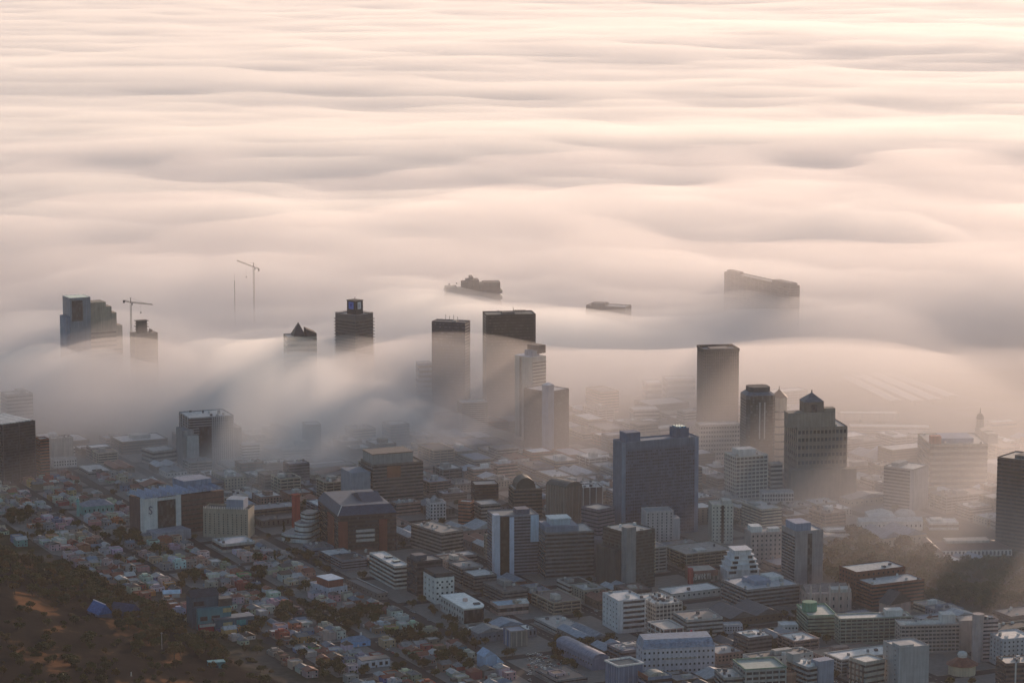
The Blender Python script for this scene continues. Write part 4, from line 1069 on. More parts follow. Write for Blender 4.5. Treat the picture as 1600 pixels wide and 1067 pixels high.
hill_house('dark blue shed', 'hillside_shed', 'dark navy broad shed roof beside the bright blue steep roof', 195, 960, -.5,
    [('wall', -12, 12, -8, 8, -3, 4, (.06, .07, .1)), ('door', -3, 1, -8.2, -7.9, -1, 3, (.12, .1, .1))],
    [('navy_roof', 'gx', -12, 12, -8, 8, 4, 7, (.05, .065, .14))])
hill_house('teal water tank shed', 'tank_shed', 'small teal flat shed on bare earth low on the hillside', 338, 1042, .3,
    [('wall', -7, 7, -4, 4, -2, 5, (.05, .2, .24)), ('door', -2, 1, -4.2, -3.9, 0, 2.6, (.05, .08, .1))], [('roof', 'f', -7, 7, -4, 4, 5, .5, (.08, .26, .3))], 'shed')
hill_house('pale blue cottage', 'cottage', 'pale blue cottage with grey hipped roof in the lower row of houses', 556, 1008, .45,
    [('wall', -12, 12, -6, 6, -2, 5, (.2, .36, .6)), ('door', -1, .6, -6.2, -5.9, 0, 2.4, (.5, .5, .5)), ('window', -9, -6, -6.2, -5.9, 1.2, 3, 'g'), ('window', 4, 7, -6.2, -5.9, 1.2, 3, 'g'), ('chimney', 5, 6.4, 1, 2.4, 7, 11, WHITE)],
    [('hipped_roof', 'h', -12, 12, -6, 6, 5, 4, (.2, .28, .4))])
hill_house('white arched house', 'arched_house', 'white house with round dark window holes and a dark flat roof', 584, 1040, .4,
    [('wall', -13, 13, -6, 6, -2, 7, (.62, .6, .64)), ('window', -10, -7, -6.2, -5.9, 2, 5, 'g'), ('window', -4, -1, -6.2, -5.9, 2, 5, 'g'), ('window', 3, 6, -6.2, -5.9, 2, 5, 'g'), ('window', 8.5, 11, -6.2, -5.9, 2, 5, 'g'), ('door', -.5, 1, -6.2, -5.9, 0, 2.4, (.15, .1, .08))],
    [('flat_roof', 'f', -13, 13, -6, 6, 7, .6, (.1, .1, .12))])
hill_house('white tarp hut', 'hillside_hut', 'tiny hut with a gleaming white-blue roof above the dark trees', 268, 932, .2,
    [('wall', -8, 8, -4, 4, -2, 4, (.5, .45, .42)), ('orange_door', -3, 0, -4.2, -3.9, 0, 3, (.5, .12, .05))], [('white_roof', 'gx', -8, 8, -4, 4, 4, 3, (.6, .7, .8))], 'hut')

x, y, z = at_ground(205, 1056)
root = empty('marker_post', (x, y, z))
tag(root, 'slim gleaming white post alone on the dark grass slope', 'post')
MB().cone(0, 0, .45, -.5, .35, 3.2, 8).cone(0, 0, .36, 3.2, .1, 3.6, 8).build('post', paint((.8, .78, .72), .4, .05), root)
MB().box(-.7, .7, -.7, .7, -.5, .25).build('base', paint(PALE), root)
x, y, z = at_ground(253, 1014)
root = empty('utility_pole', (x, y, z))
tag(root, 'tall thin pale pole with crossarm among the hillside trees', 'pole')
MB().cone(0, 0, .3, -1, .2, 15, 8).build('pole', paint(PALE), root)
MB().bar((-1.3, 0, 14.2), (1.3, 0, 14.2), .12).build('crossarm', paint(PALE), root)

# ------------------------------------------------------------------ ground, roads, blocks
GA = R(26)
E1, E2 = (math.cos(GA), math.sin(GA)), (-math.sin(GA), math.cos(GA))
O = (0., 3000.)
def gw(a_, b_):
    return O[0] + E1[0] * a_ + E2[0] * b_, O[1] + E1[1] * a_ + E2[1] * b_

m, t, b_ = _nodes('city_ground')
N, L = t.nodes, t.links
geo = N.new('ShaderNodeNewGeometry')
sep = N.new('ShaderNodeSeparateXYZ'); L.new(geo.outputs['Position'], sep.inputs[0])
n1 = N.new('ShaderNodeTexNoise'); n1.inputs['Scale'].default_value = .012; n1.inputs['Detail'].default_value = 8; L.new(geo.outputs['Position'], n1.inputs['Vector'])
n2 = N.new('ShaderNodeTexNoise'); n2.inputs['Scale'].default_value = .15; n2.inputs['Detail'].default_value = 6; L.new(geo.outputs['Position'], n2.inputs['Vector'])
cr = N.new('ShaderNodeValToRGB')
cr.color_ramp.elements[0].position = .38; cr.color_ramp.elements[0].color = (.035, .04, .025, 1)
cr.color_ramp.elements[1].position = .62; cr.color_ramp.elements[1].color = (.11, .1, .09, 1)
L.new(n1.outputs['Fac'], cr.inputs['Fac'])
cr2 = N.new('ShaderNodeValToRGB')          # hillside: dry grass, scrub and bare orange earth
e = cr2.color_ramp.elements
e[0].position = .5; e[0].color = (.021, .019, .019, 1)
e[1].position = .63; e[1].color = (.15, .08, .045, 1)
k = e.new(.57); k.color = (.032, .027, .023, 1)
mpn = N.new('ShaderNodeMapping'); mpn.inputs['Scale'].default_value = (.026, .007, .03); mpn.inputs['Rotation'].default_value = (0, 0, .5)
L.new(geo.outputs['Position'], mpn.inputs['Vector'])
n3 = N.new('ShaderNodeTexNoise'); n3.inputs['Scale'].default_value = 1; n3.inputs['Detail'].default_value = 6; L.new(mpn.outputs[0], n3.inputs['Vector'])
L.new(n3.outputs['Fac'], cr2.inputs['Fac'])
hz_ = N.new('ShaderNodeMapRange'); hz_.inputs['From Min'].default_value = 2; hz_.inputs['From Max'].default_value = 6; L.new(sep.outputs['Z'], hz_.inputs['Value'])
mx = N.new('ShaderNodeMix'); mx.data_type = 'RGBA'
L.new(hz_.outputs[0], mx.inputs[0]); L.new(cr.outputs[0], mx.inputs[6]); L.new(cr2.outputs[0], mx.inputs[7])
mr = N.new('ShaderNodeMapRange'); mr.inputs['To Min'].default_value = .55; mr.inputs['To Max'].default_value = 1.45; L.new(n2.outputs['Fac'], mr.inputs['Value'])
sc_ = N.new('ShaderNodeVectorMath'); sc_.operation = 'SCALE'; L.new(mx.outputs[2], sc_.inputs[0]); L.new(mr.outputs[0], sc_.inputs['Scale'])
L.new(sc_.outputs[0], b_.inputs['Base Color']); b_.inputs['Roughness'].default_value = 1; b_.inputs['Specular IOR Level'].default_value = 0
GROUND = m
xs = np.concatenate([[-26000, -12000, -5000, -2500, -1500], np.arange(-1100, 101, 10), np.arange(150, 1400, 80), [2500, 5000, 12000, 26000]])
ys = np.concatenate([[-900, 0, 800, 1200], np.arange(1500, 3400, 12), np.arange(3450, 5200, 100), [7000, 12000, 30000]])
XX, YY = np.meshgrid(xs, ys)
ZZ = terrain(XX, YY)
ZZ = np.where((YY < 1400) | (XX < -1400), np.minimum(ZZ, 160), ZZ); ZZ = np.minimum(ZZ, 190)
nx_, ny_ = len(xs), len(ys)
vv = np.stack([XX.ravel(), YY.ravel(), ZZ.ravel()], 1)
ff = [(j * nx_ + i, j * nx_ + i + 1, (j + 1) * nx_ + i + 1, (j + 1) * nx_ + i) for j in range(ny_ - 1) for i in range(nx_ - 1)]
me = bpy.data.meshes.new('ground'); me.from_pydata(vv.tolist(), [], ff); me.materials.append(GROUND)
for p in me.polygons: p.use_smooth = True
tag(link('ground', me), 'city ground and bare hillside', None, None, 'structure')

PA, PB, RW = 78., 112., 13.           # block pitch and road width
def hill_at(x, y): return hill_d(x, y)
roads = []
rm = paint((.055, .055, .06), .8, .25, .08, False, 'asphalt', .05)
pm = paint((.2, .19, .18), .9, .25, .2, False, 'paving', .05)
def strip(p, q_, w, z):
    p, q_ = Vector((*p, 0)), Vector((*q_, 0))
    d = (q_ - p).normalized(); n = Vector((-d.y, d.x, 0)) * w / 2
    return [tuple(v + Vector((0, 0, z))) for v in (p - n, q_ - n, q_ + n, p + n)]
A0, A1, B0, B1 = -9, 13, -9, 9
for i in range(A0, A1 + 1):
    o = MB().poly(strip(gw(i * PA, B0 * PB), gw(i * PA, B1 * PB), RW, .1), [(0, 1, 2, 3)]).build('road', rm); tag(o, 'dark city street running away into the haze', None, None, 'structure')
for j in range(B0, B1 + 1):
    o = MB().poly(strip(gw(A0 * PA, j * PB), gw(A1 * PA, j * PB), RW * .85, .18), [(0, 1, 2, 3)]).build('road', rm); tag(o, 'cross street between city blocks', None, None, 'structure')
b = MB()
for i in range(A0, A1):
    for j in range(B0, B1):
        P = [gw(i * PA + RW / 2, j * PB + RW / 2), gw((i + 1) * PA - RW / 2, j * PB + RW / 2), gw((i + 1) * PA - RW / 2, (j + 1) * PB - RW / 2), gw(i * PA + RW / 2, (j + 1) * PB - RW / 2)]
        if all(hill_at(*p) < -5 for p in P):
            x, y = gw((i + .5) * PA, (j + .5) * PB)
            px, py, _ = project(x, y, 0)
            if 690 < py < 1200 and not (1280 < px < 1640 and 815 < py < 965):
                b.prism(P, -.5, .3)
tag(b.build('pavement', pm), 'raised pavements round the city blocks', None, None, 'structure')
# long bright lane lines on the two main streets
b = MB()
for i in (-2, -1, 0, 1, 2, 3):
    for k in range(-90, 120):
        p, q_ = gw(i * PA, k * 9), gw(i * PA, k * 9 + 4)
        b.poly(strip(p, q_, .35, .26), [(0, 1, 2, 3)])
tag(b.build('road_markings', paint((.6, .6, .58), .8, .2)), 'white dashed lane lines', None, None, 'structure')

# ------------------------------------------------------------------ label maker: each thing is found from a landmark
ORD = 'first second third fourth fifth sixth seventh eighth ninth tenth eleventh twelfth thirteenth fourteenth fifteenth sixteenth seventeenth eighteenth nineteenth twentieth'.split()
TENS = {2: 'twenty', 3: 'thirty', 4: 'forty', 5: 'fifty'}
def ordinal(k):
    return ORD[k] if k < 20 else TENS.get((k + 1) // 10, 'sixty') + ('-' + ORD[(k + 1) % 10 - 1] if (k + 1) % 10 else 'th')
_pend = []
def later(o, base, cat, group, x, y):
    px, py, _ = project(x, y, 0)
    best = min(HEROES, key=lambda h: (h['x'] - x) ** 2 + (h['y'] - y) ** 2)
    hpx, hpy, _ = project(best['x'], best['y'], 0)
    rel = 'in front of' if py - hpy > 9 else 'behind' if hpy - py > 9 else 'beside'
    _pend.append(((base, rel, best['ref']), math.hypot(best['x'] - x, best['y'] - y), o, cat, group))
def write_labels():
    by = {}
    for p in _pend:
        by.setdefault(p[0], []).append(p)
    for (base, rel, ref), v in by.items():
        v.sort(key=lambda p: p[1])
        for k, p in enumerate(v):
            lab = f'{base} {rel} the {ref}' if len(v) == 1 else f'{base}, {ordinal(k)} {rel} the {ref}'
            if len(lab.split()) > 15: lab = lab.replace(' the ', ' ')
            tag(p[2], lab, p[3], p[4])

# ------------------------------------------------------------------ occupancy and sight lines
def rect_hit(h, pts, pad):
    for x, y in pts:
        dx, dy = x - h['o'][0], y - h['o'][1]
        a_, c_ = dx * h['u'][0] + dy * h['u'][1], dx * h['v'][0] + dy * h['v'][1]
        if -pad < a_ < h['W'] + pad and -pad < c_ < h['D'] + pad:
            return True
    return False
placed = []
def free(cx, cy, w, d, rz, pad=2.):
    c, s_ = math.cos(rz), math.sin(rz)
    P = [(cx + c * a_ - s_ * e_, cy + s_ * a_ + c * e_) for a_ in (-w / 2, 0, w / 2) for e_ in (-d / 2, 0, d / 2)]
    for h in HEROES:
        if abs(h['x'] - cx) + abs(h['y'] - cy) < 320:
            if rect_hit(h, P, pad): return False
            hc = [((q_[0] - cx) * c + (q_[1] - cy) * s_, -(q_[0] - cx) * s_ + (q_[1] - cy) * c) for q_ in h['c'] + [(h['x'], h['y'])]]
            if any(abs(q_[0]) < w / 2 + pad and abs(q_[1]) < d / 2 + pad for q_ in hc): return False
    return True
def max_height(cx, cy, w, d):
    """tallest a filler may be without covering a hand-placed building that shows in the photograph"""
    px, py, zc = project(cx, cy, 0)
    s_ = F / zc
    hw = (w + d) * .42 * s_
    lim = 99.
    for h in HEROES:
        if h['yb'] < py and px + hw > h['x0'] + 1 and px - hw < h['x1'] - 1:
            lim = min(lim, (py - (d * .4) * s_ * .2 - h['vis']) / s_)
    return lim
def in_poly(x, y, P):
    c = False
    for (x0, y0), (x1, y1) in zip(P, P[1:] + P[:1]):
        if (y0 > y) != (y1 > y) and x < (x1 - x0) * (y - y0) / (y1 - y0) + x0:
            c = not c
    return c
GROVES = [(545, 968, 58, 17), (447, 962, 19, 15), (25, 812, 20, 13), (190, 843, 34, 7), (640, 1000, 40, 9), (300, 905, 26, 9), (395, 985, 22, 12), (250, 868, 20, 6), (520, 1050, 24, 8), (700, 1030, 22, 10)]
HOUSES = [(-60, 738), (212, 742), (222, 840), (330, 850), (440, 862), (490, 905), (600, 942), (760, 1016), (870, 1056), (900, 1110), (-60, 1110)]
PARK = [(1284, 872), (1318, 836), (1420, 858), (1470, 884), (1640, 884), (1640, 966), (1540, 956), (1430, 938), (1330, 925), (1290, 908)]
RAIL = [(1290, 590), (1640, 590), (1640, 690), (1400, 690), (1300, 668)]

# ------------------------------------------------------------------ filler buildings on the street grid
r2 = random.Random(5)
WALLS = [('white', (.6, .59, .57)), ('cream', (.5, .46, .38)), ('grey', (.3, .3, .31)), ('dark grey', (.15, .15, .16)), ('tan', (.37, .31, .25)), ('pink-brown', (.4, .29, .26)), ('brick', (.25, .12, .09)), ('blue-grey', (.25, .28, .35)), ('pale', (.46, .45, .44)), ('brown', (.2, .16, .13))]
ROOFS = [('pale', (.42, .4, .39)), ('grey', (.22, .21, .22)), ('white', (.62, .6, .59)), ('white', (.7, .68, .66)), ('dark', (.08, .075, .08)), ('bluish', (.24, .26, .32)), ('brown', (.16, .12, .11))]
fill = []
for i in range(A0, A1):
    for j in range(B0, B1):
        nb_ = r2.choice((2, 3, 3, 4)); na_ = r2.choice((1, 2, 2))
        for p in range(na_):
            for q_ in range(nb_):
                aw, bw = (PA - RW - 4) / na_, (PB - RW - 4) / nb_
                cx, cy = gw(i * PA + RW / 2 + 2 + aw * (p + .5), j * PB + RW / 2 + 2 + bw * (q_ + .5))
                w, d = aw - r2.uniform(1, 7), bw - r2.uniform(1, 6)
                px, py, zc = project(cx, cy, 0)
                if not (-40 < px < 1640 and py < 1110 and hill_d(cx, cy) < -16): continue
                if py < (690 if px < 700 else 640 if px < 1290 else 690): continue
                if in_poly(px, py, HOUSES) or in_poly(px, py, PARK) or in_poly(px, py, RAIL): continue
                if not free(cx, cy, w, d, GA): continue
                if r2.random() < .06: continue
                lim = max_height(cx, cy, w, d)
                big = r2.random()
                h = r2.uniform(6, 11) if big < .5 else r2.uniform(11, 19) if big < .88 else r2.uniform(19, 30)
                if py > 960 and px < 950: h = min(h, r2.uniform(5, 10))
                h = min(h, lim)
                if h < 3.2: continue
                fill.append((cx, cy, w, d, h, px, py))
for cx, cy, w, d, h, px, py in fill:
    wn, wc = r2.choice(WALLS); rn, rc = r2.choice(ROOFS)
    f = r2.uniform(.55, .95); wc = tuple(c * f for c in wc)
    pitched = h < 9 and r2.random() < .45
    if pitched: rn, rc = r2.choice([('rust-red', (.24, .1, .07)), ('grey', (.24, .25, .27)), ('dark', (.1, .1, .11)), ('silver', (.45, .46, .48)), ('bluish', (.24, .29, .36))])
    name, word, cat = ('warehouse', 'warehouse', 'warehouse') if pitched and w * d > 700 else ('shop_row', 'pitched-roof building', 'building') if pitched else ('low_rise', 'flat block', 'building') if h < 10 else ('office_block', 'office block', 'building') if r2.random() < .6 else ('apartment_block', 'balcony block', 'apartment block')
    root = empty(name, (cx - E1[0] * w / 2 - E2[0] * d / 2, cy - E1[1] * w / 2 - E2[1] * d / 2, .3), GA)
    placed.append((cx, cy, max(w, d) * .6, h))
    if pitched:
        MB().box(0, w, 0, d, -1, h).build('wall', paint(wc), root)
        n = 1 if min(w, d) < 22 else 2
        for k in range(n):
            MB().gable(w * k / n, w * (k + 1) / n, 0, d, h, min(w / n, d) * .22, .3, 'y').build('roof', roofing(rc), root)
        windows(root, w, d, h, min(9, int(w / 4)), 1, min(7, int(d / 5)), 1.6, 1.5, 1.5, .6)
    else:
        L_ = r2.random() < .3 and w > 20
        shell(root, w, d, h, wc, rc, .9, -1)
        nf = max(1, int(h / 3.6))
        if cat == 'apartment block':
            bands(root, w, d, h, nf, frac=.5)
            slabs(root, w, d, h, nf, tuple(min(.7, c * 1.25) for c in wc), .9, .45, base=1.5)
            fins(root, w, d, h, max(3, int(w / 6)), 2, tuple(min(.7, c * 1.25) for c in wc), .45, .95)
        elif r2.random() < .5 or py < 760:
            bands(root, w, d, h, nf, frac=r2.uniform(.35, .55), inset=r2.uniform(.5, 2))
        else:
            windows(root, w, d, h, min(10, int(w / 3.6)), min(nf, 6), min(6, int(d / 4.5)), 1.6, 1.7)
        if h > 8 and r2.random() < .7 and w > 12 and d > 12:
            f0, g0 = r2.uniform(.1, .5), r2.uniform(.1, .5)
            plant(root, w, d, h, f0, f0 + r2.uniform(.2, .4), g0, g0 + r2.uniform(.2, .4), r2.uniform(2, 4.5) if max_height(cx, cy, w, d) > h + 4 else 1, r2.choice([wc, WHITE, GREY, PALE]))
        if py > 740: clutter(root, w, d, h, r2.randint(2, 7), int(cx * 13 + cy))
    later(root, f'{wn} {word} with {rn} roof', cat, 'filler buildings on the street grid'.replace('filler', 'low and middling'), cx, cy)

# ------------------------------------------------------------------ small coloured houses on the slope
r3 = random.Random(21)
HW = [('white', (.62, .6, .57), 12), ('pink', (.55, .33, .29), 6), ('yellow', (.58, .4, .14), 1.2), ('green', (.18, .4, .16), .6), ('turquoise', (.16, .4, .36), .5), ('blue', (.14, .22, .42), 1.3), ('orange', (.55, .22, .08), 2), ('cream', (.58, .47, .4), 7), ('grey', (.32, .31, .3), 4), ('red', (.4, .1, .075), 3.5), ('brown', (.27, .17, .12), 4)]
HR = [('grey', (.23, .23, .24), 5), ('blue-grey', (.22, .27, .35), 3), ('rust-red', (.3, .1, .065), 5), ('white', (.62, .6, .59), 4), ('dark', (.09, .085, .085), 4), ('silver', (.45, .44, .45), 3), ('brown', (.17, .11, .085), 4)]
pick = lambda T: r3.choices(T, [t_[2] for t_ in T])[0]
cand = []
for jb in range(-55, 60):
    for ia in range(-75, 75):
        a_, c_ = ia * 12.6 + r3.uniform(-1, 1), jb * 16.5 + r3.uniform(-1.2, 1.2)
        if (a_ % PA) < RW * .8 or (a_ % PA) > PA - RW * .8 or (c_ % PB) < RW * .7 or (c_ % PB) > PB - RW * .7: continue
        cx, cy = gw(a_, c_)
        px, py, zc = project(cx, cy, 0)
        if not (in_poly(px, py, HOUSES) and -30 < px < 960 and py < 1096): continue
        if hill_d(cx, cy) > -14 or not free(cx, cy, 11, 10, GA, 1): continue
        if r3.random() < .16 or any(((px - g_[0]) / g_[2]) ** 2 + ((py - g_[1]) / g_[3]) ** 2 < 1 for g_ in GROVES): continue
        cand.append((py, cx, cy))
cand.sort(reverse=True)
print('house candidates', len(cand))
win = MB().box(-.6, .6, -.12, .1, 0, 1.4).mesh('window', GLASS)
dr = [MB().box(-.55, .55, -.12, .1, 0, 2.2).mesh('door', paint(c)) for c in ((.3, .1, .06), (.08, .12, .2), (.5, .5, .48))]
chm = MB().box(-.5, .5, -.5, .5, 0, 2.2).mesh('chimney', paint(PALE))
n_house = {'house': 0, 'townhouse': 0}
for py, cx, cy in cand:
    wn, wc, _ = pick(HW); rn, rc, _ = pick(HR)
    g_ = sum(wc) / 3; wc = tuple((g_ + (c - g_) * .85) * r3.uniform(.7, 1.05) for c in wc); rc = tuple(c * .75 for c in rc)
    w, d, h = r3.uniform(8, 11.8), r3.uniform(8, 13), r3.choice((3.2, 3.6, 4.2, 6, 6.8))
    rz = GA + (math.pi / 2 if r3.random() < .25 else 0) + r3.uniform(-.03, .03)
    z = float(terrain(cx, cy)) + .2
    t_ = r3.random()
    nm_ = 'house' if t_ < .52 else 'townhouse'
    if n_house[nm_] >= 298: continue
    n_house[nm_] += 1
    root = empty(nm_, (cx, cy, z), rz)
    MB().box(-w / 2, w / 2, -d / 2, d / 2, -2, h).build('wall', paint(wc, var=.2), root)
    if t_ < .34:
        form = 'gabled'
        MB().gable(-w / 2, w / 2, -d / 2, d / 2, h, r3.uniform(2, 3.2), .4, r3.choice('xy')).build('roof', roofing(rc), root)
    elif t_ < .52:
        form = 'hip-roofed'
        MB().hip(-w / 2, w / 2, -d / 2, d / 2, h, r3.uniform(2, 3)).build('roof', roofing(rc), root)
    else:
        form = 'flat-roofed'
        MB().ring(-w / 2, w / 2, -d / 2, d / 2, h, h + .8, .35, .05).build('parapet', paint(tuple(min(.7, c * 1.1) for c in wc)), root)
        MB().box(-w / 2 + .3, w / 2 - .3, -d / 2 + .3, d / 2 - .3, h, h + .25).build('roof', roofing(rc), root)
        if r3.random() < .4:
            MB().box(-w * .3, w * .2, 0, d * .35, h, h + 2.6).build('roof_room', paint(wc, var=.2), root)
    link('door', r3.choice(dr), root, (r3.uniform(-1, 1), -d / 2, 0))
    for x_ in (-w * .33, w * .33):
        for z_ in ((1,) if h < 5 else (1, 4.2)):
            link('window', win, root, (x_, -d / 2, z_))
    if form != 'flat-roofed' and r3.random() < .6:
        link('chimney', chm, root, (r3.uniform(-2, 2), r3.uniform(-1, 1), h + 1.4))
    if r3.random() < .45:   # walled yard with lean-to
        MB().box(-w / 2, w * .1, d / 2, d / 2 + r3.uniform(2.5, 5), -2, 2.6).build('lean_to', roofing(pick(HR)[1]), root)
    placed.append((cx, cy, 8, h))
    later(root, f'{"tall " if h > 5 else ""}{wn} {form} house, {rn} roof', 'house', 'small houses on the slope', cx, cy)

# ------------------------------------------------------------------ trees
def leaf_mat(col):
    m, t, b = _nodes('foliage')
    N, L = t.nodes, t.links
    oi = N.new('ShaderNodeObjectInfo'); tc = N.new('ShaderNodeTexCoord')
    n = N.new('ShaderNodeTexNoise'); n.inputs['Scale'].default_value = .8; n.inputs['Detail'].default_value = 3
    L.new(tc.outputs['Object'], n.inputs['Vector'])
    ad = N.new('ShaderNodeMath'); ad.operation = 'ADD'; L.new(n.outputs['Fac'], ad.inputs[0]); L.new(oi.outputs['Random'], ad.inputs[1])
    cr = N.new('ShaderNodeValToRGB')
    cr.color_ramp.elements[0].position = .35; cr.color_ramp.elements[0].color = (*[c * .55 for c in col], 1)
    cr.color_ramp.elements[1].position = 1.3 / 1.5; cr.color_ramp.elements[1].color = (col[0] * 1.6, col[1] * 1.3, col[2], 1)
    L.new(ad.outputs[0], cr.inputs['Fac']); L.new(cr.outputs[0], b.inputs['Base Color'])
    b.inputs['Roughness'].default_value = .8; b.inputs['Specular IOR Level'].default_value = .1
    return m
LEAF = [leaf_mat((.045, .055, .022)), leaf_mat((.06, .05, .022)), leaf_mat((.03, .042, .022))]
BARK = paint((.09, .07, .055), .9)
def crown_mesh(kind, seed, mat):
    r = random.Random(seed)
    b = MB()
    cl = []
    for k in range(19 if kind != 'cypress' else 13):
        while True:
            u = Vector((r.uniform(-1, 1), r.uniform(-1, 1), r.uniform(-1, 1)))
            if .25 < u.length < 1: break
        if kind == 'round': cl.append((Vector((u.x * 3.6, u.y * 3.6, 5.6 + u.z * 2.5)), r.uniform(1.0, 1.9)))
        elif kind == 'umbrella': cl.append((Vector((u.x * 4.4, u.y * 4.4, 7.4 + u.z * 1.1)), r.uniform(.9, 1.5)))
        elif kind == 'bush': cl.append((Vector((u.x * 2.4, u.y * 2.4, 1.3 + u.z * .9)), r.uniform(.6, 1.1)))
        else: cl.append((Vector((u.x * .8, u.y * .8, 1.5 + k * .75)), 1.15 - k * .06))
    for c, rad in cl:
        for q_ in range(30):
            n = Vector((r.gauss(0, 1), r.gauss(0, 1), r.gauss(.25, 1))).normalized()
            p = c + n * rad * r.uniform(.55, 1.1)
            n = (n + Vector((r.gauss(0, .5), r.gauss(0, .5), r.gauss(0, .5)))).normalized()
            u = n.cross(Vector((r.gauss(0, 1), r.gauss(0, 1), r.gauss(0, 1)))).normalized() * r.uniform(.3, .62)
            w = n.cross(u).normalized() * u.length * r.uniform(.6, 1)
            b.poly([tuple(p - u - w * .6), tuple(p + u * .9 - w), tuple(p + u + w * .7), tuple(p - u * .8 + w)], [(0, 1, 2, 3)])
    return b.mesh('crown', mat)
def trunk_mesh(kind, seed):
    r = random.Random(seed)
    b = MB()
    top = {'round': 4.2, 'umbrella': 6.4, 'bush': .8, 'cypress': 9}[kind]
    r0 = {'round': .38, 'umbrella': .4, 'bush': .15, 'cypress': .25}[kind]
    b.cone(0, 0, r0, -1, r0 * .6, top, 7)
    if kind in ('round', 'umbrella'):
        for k in range(5):
            a = k * 1.25 + r.uniform(0, .5)
            b.bar((0, 0, top * r.uniform(.6, .95)), (math.cos(a) * 2.3, math.sin(a) * 2.3, top + r.uniform(.4, 1.6)), .13)
    return b.mesh('trunk', BARK)
PROTO = {}
for kind, nv in (('round', 4), ('umbrella', 2), ('bush', 3), ('cypress', 1)):
    PROTO[kind] = [(crown_mesh(kind, 31 * k + len(kind), LEAF[k % 3]), trunk_mesh(kind, k)) for k in range(nv)]
r4 = random.Random(77)
def tree(kind, x, y, z, sc, base, group):
    cm, tm = r4.choice(PROTO[kind])
    nm = {'round': {'trees of the dark park': 'garden_tree', 'street and garden trees': 'street_tree', 'trees of the town yards': 'shade_tree'}.get(group, 'tree'), 'umbrella': 'pine_tree', 'bush': 'bush', 'cypress': 'cypress_tree'}[kind]
    root = empty(nm, (x, y, z - .2), r4.uniform(0, 6.3))
    root.scale = (sc * r4.uniform(.9, 1.2), sc * r4.uniform(.9, 1.2), sc)
    link('trunk', tm, root); link('crown', cm, root)
    size = 'low' if sc < .85 else 'tall' if sc > 1.25 else 'middling'
    later(root, f'{size} {base}', 'bush' if kind == 'bush' else 'tree', group, x, y)
def clear(x, y, rad):
    if not free(x, y, rad, rad, 0, 1): return False
    return all((x - a_) ** 2 + (y - c_) ** 2 > (rr + rad * .3) ** 2 for a_, c_, rr, _ in placed)
n_ = 0
for k in range(4000):             # dense belt of trees along the top of the bare hillside
    if n_ >= 235: break
    px = r4.uniform(-25, 345)
    edge = np.interp(px, [-30, 0, 110, 180, 250, 330, 350], [858, 868, 892, 925, 962, 1000, 1010])
    py = edge + abs(r4.gauss(0, 20)) + (4 if px < 120 else 0)
    if r4.random() < .5: py = edge + r4.uniform(0, 60)
    x, y, z = at_ground(px, py)
    if hill_d(x, y) < -8 or not free(x, y, 8, 8, 0, 1): continue
    if any(abs(h['x'] - x) < 26 and abs(h['x0'] - px) < 34 and 0 < py - h['yb'] < 16 for h in HEROES): continue
    tree('umbrella' if r4.random() < .25 else 'round', x, y, z, r4.uniform(.85, 1.5), r4.choice(['dark bushy tree', 'dark olive tree']), 'trees along the hillside'); n_ += 1
n_ = 0
for k in range(4000):
    if n_ >= 210: break
    px = r4.uniform(-20, 430); py = r4.uniform(930, 1080)
    x, y, z = at_ground(px, py)
    if hill_d(x, y) < 0 or not free(x, y, 4, 4, 0, 1): continue
    tree('bush' if r4.random() < .65 else 'round', x, y, z, r4.uniform(.6, 1.25), 'dark scrub bush', 'scrub on the hillside') if r4.random() < .6 else tree('round', x, y, z, r4.uniform(.5, .9), 'lone dark tree', 'scrub on the hillside'); n_ += 1
n_ = 0
for k in range(5000):             # the garden
    if n_ >= 170: break
    px, py = r4.uniform(1284, 1640), r4.uniform(834, 966)
    if not in_poly(px, py, PARK): continue
    x, y = at(px, py)
    if not clear(x, y, 6): continue
    tree('round', x, y, 0, r4.uniform(1.3, 2.2), r4.choice(['broad garden tree', 'broad brownish garden tree']), 'trees of the dark park'); placed.append((x, y, 4.5, 9)); n_ += 1
n_ = 0
spots = [(g_[0] - g_[2] * .9, g_[0] + g_[2] * .9, g_[1] - g_[3] * .9, g_[1] + g_[3] * .9, int(g_[2] * g_[3] / 26)) for g_ in GROVES] + [(480, 540, 940, 985, 8), (620, 760, 985, 1060, 26), (860, 960, 990, 1060, 16), (1180, 1260, 990, 1040, 12), (1330, 1420, 666, 684, 8), (400, 520, 860, 900, 10), (30, 60, 800, 850, 8), (90, 230, 830, 930, 20), (240, 480, 900, 1000, 26), (1225, 1330, 955, 1010, 12), (380, 540, 745, 800, 10), (430, 520, 830, 880, 10), (1010, 1130, 1000, 1010, 4), (1140, 1230, 790, 830, 10)]
for x0, x1, y0, y1, cnt in spots:
    got = 0
    for k in range(cnt * 40):
        if got >= cnt: break
        px, py = r4.uniform(x0, x1), r4.uniform(y0, y1)
        x, y = at(px, py)
        if not clear(x, y, 5) or hill_d(x, y) > -4 or max_height(x, y, 4, 4) < 9: continue
        tree('cypress' if r4.random() < .06 else 'round', x, y, 0, r4.uniform(.7, 1.3), 'dark street tree', 'street and garden trees'); placed.append((x, y, 3, 8)); got += 1
for k in range(2500):              # thin scatter through the town
    if n_ >= 175: break
    px, py = r4.uniform(-10, 1610) if k % 3 == 0 else r4.uniform(-10, 800), r4.uniform(730, 1085)
    x, y = at(px, py)
    if hill_d(x, y) > -6 or not clear(x, y, 5) or max_height(x, y, 4, 4) < 8: continue
    tree('round', x, y, 0, r4.uniform(.65, 1.05), 'small yard tree', 'trees of the town yards'); placed.append((x, y, 3, 8)); n_ += 1

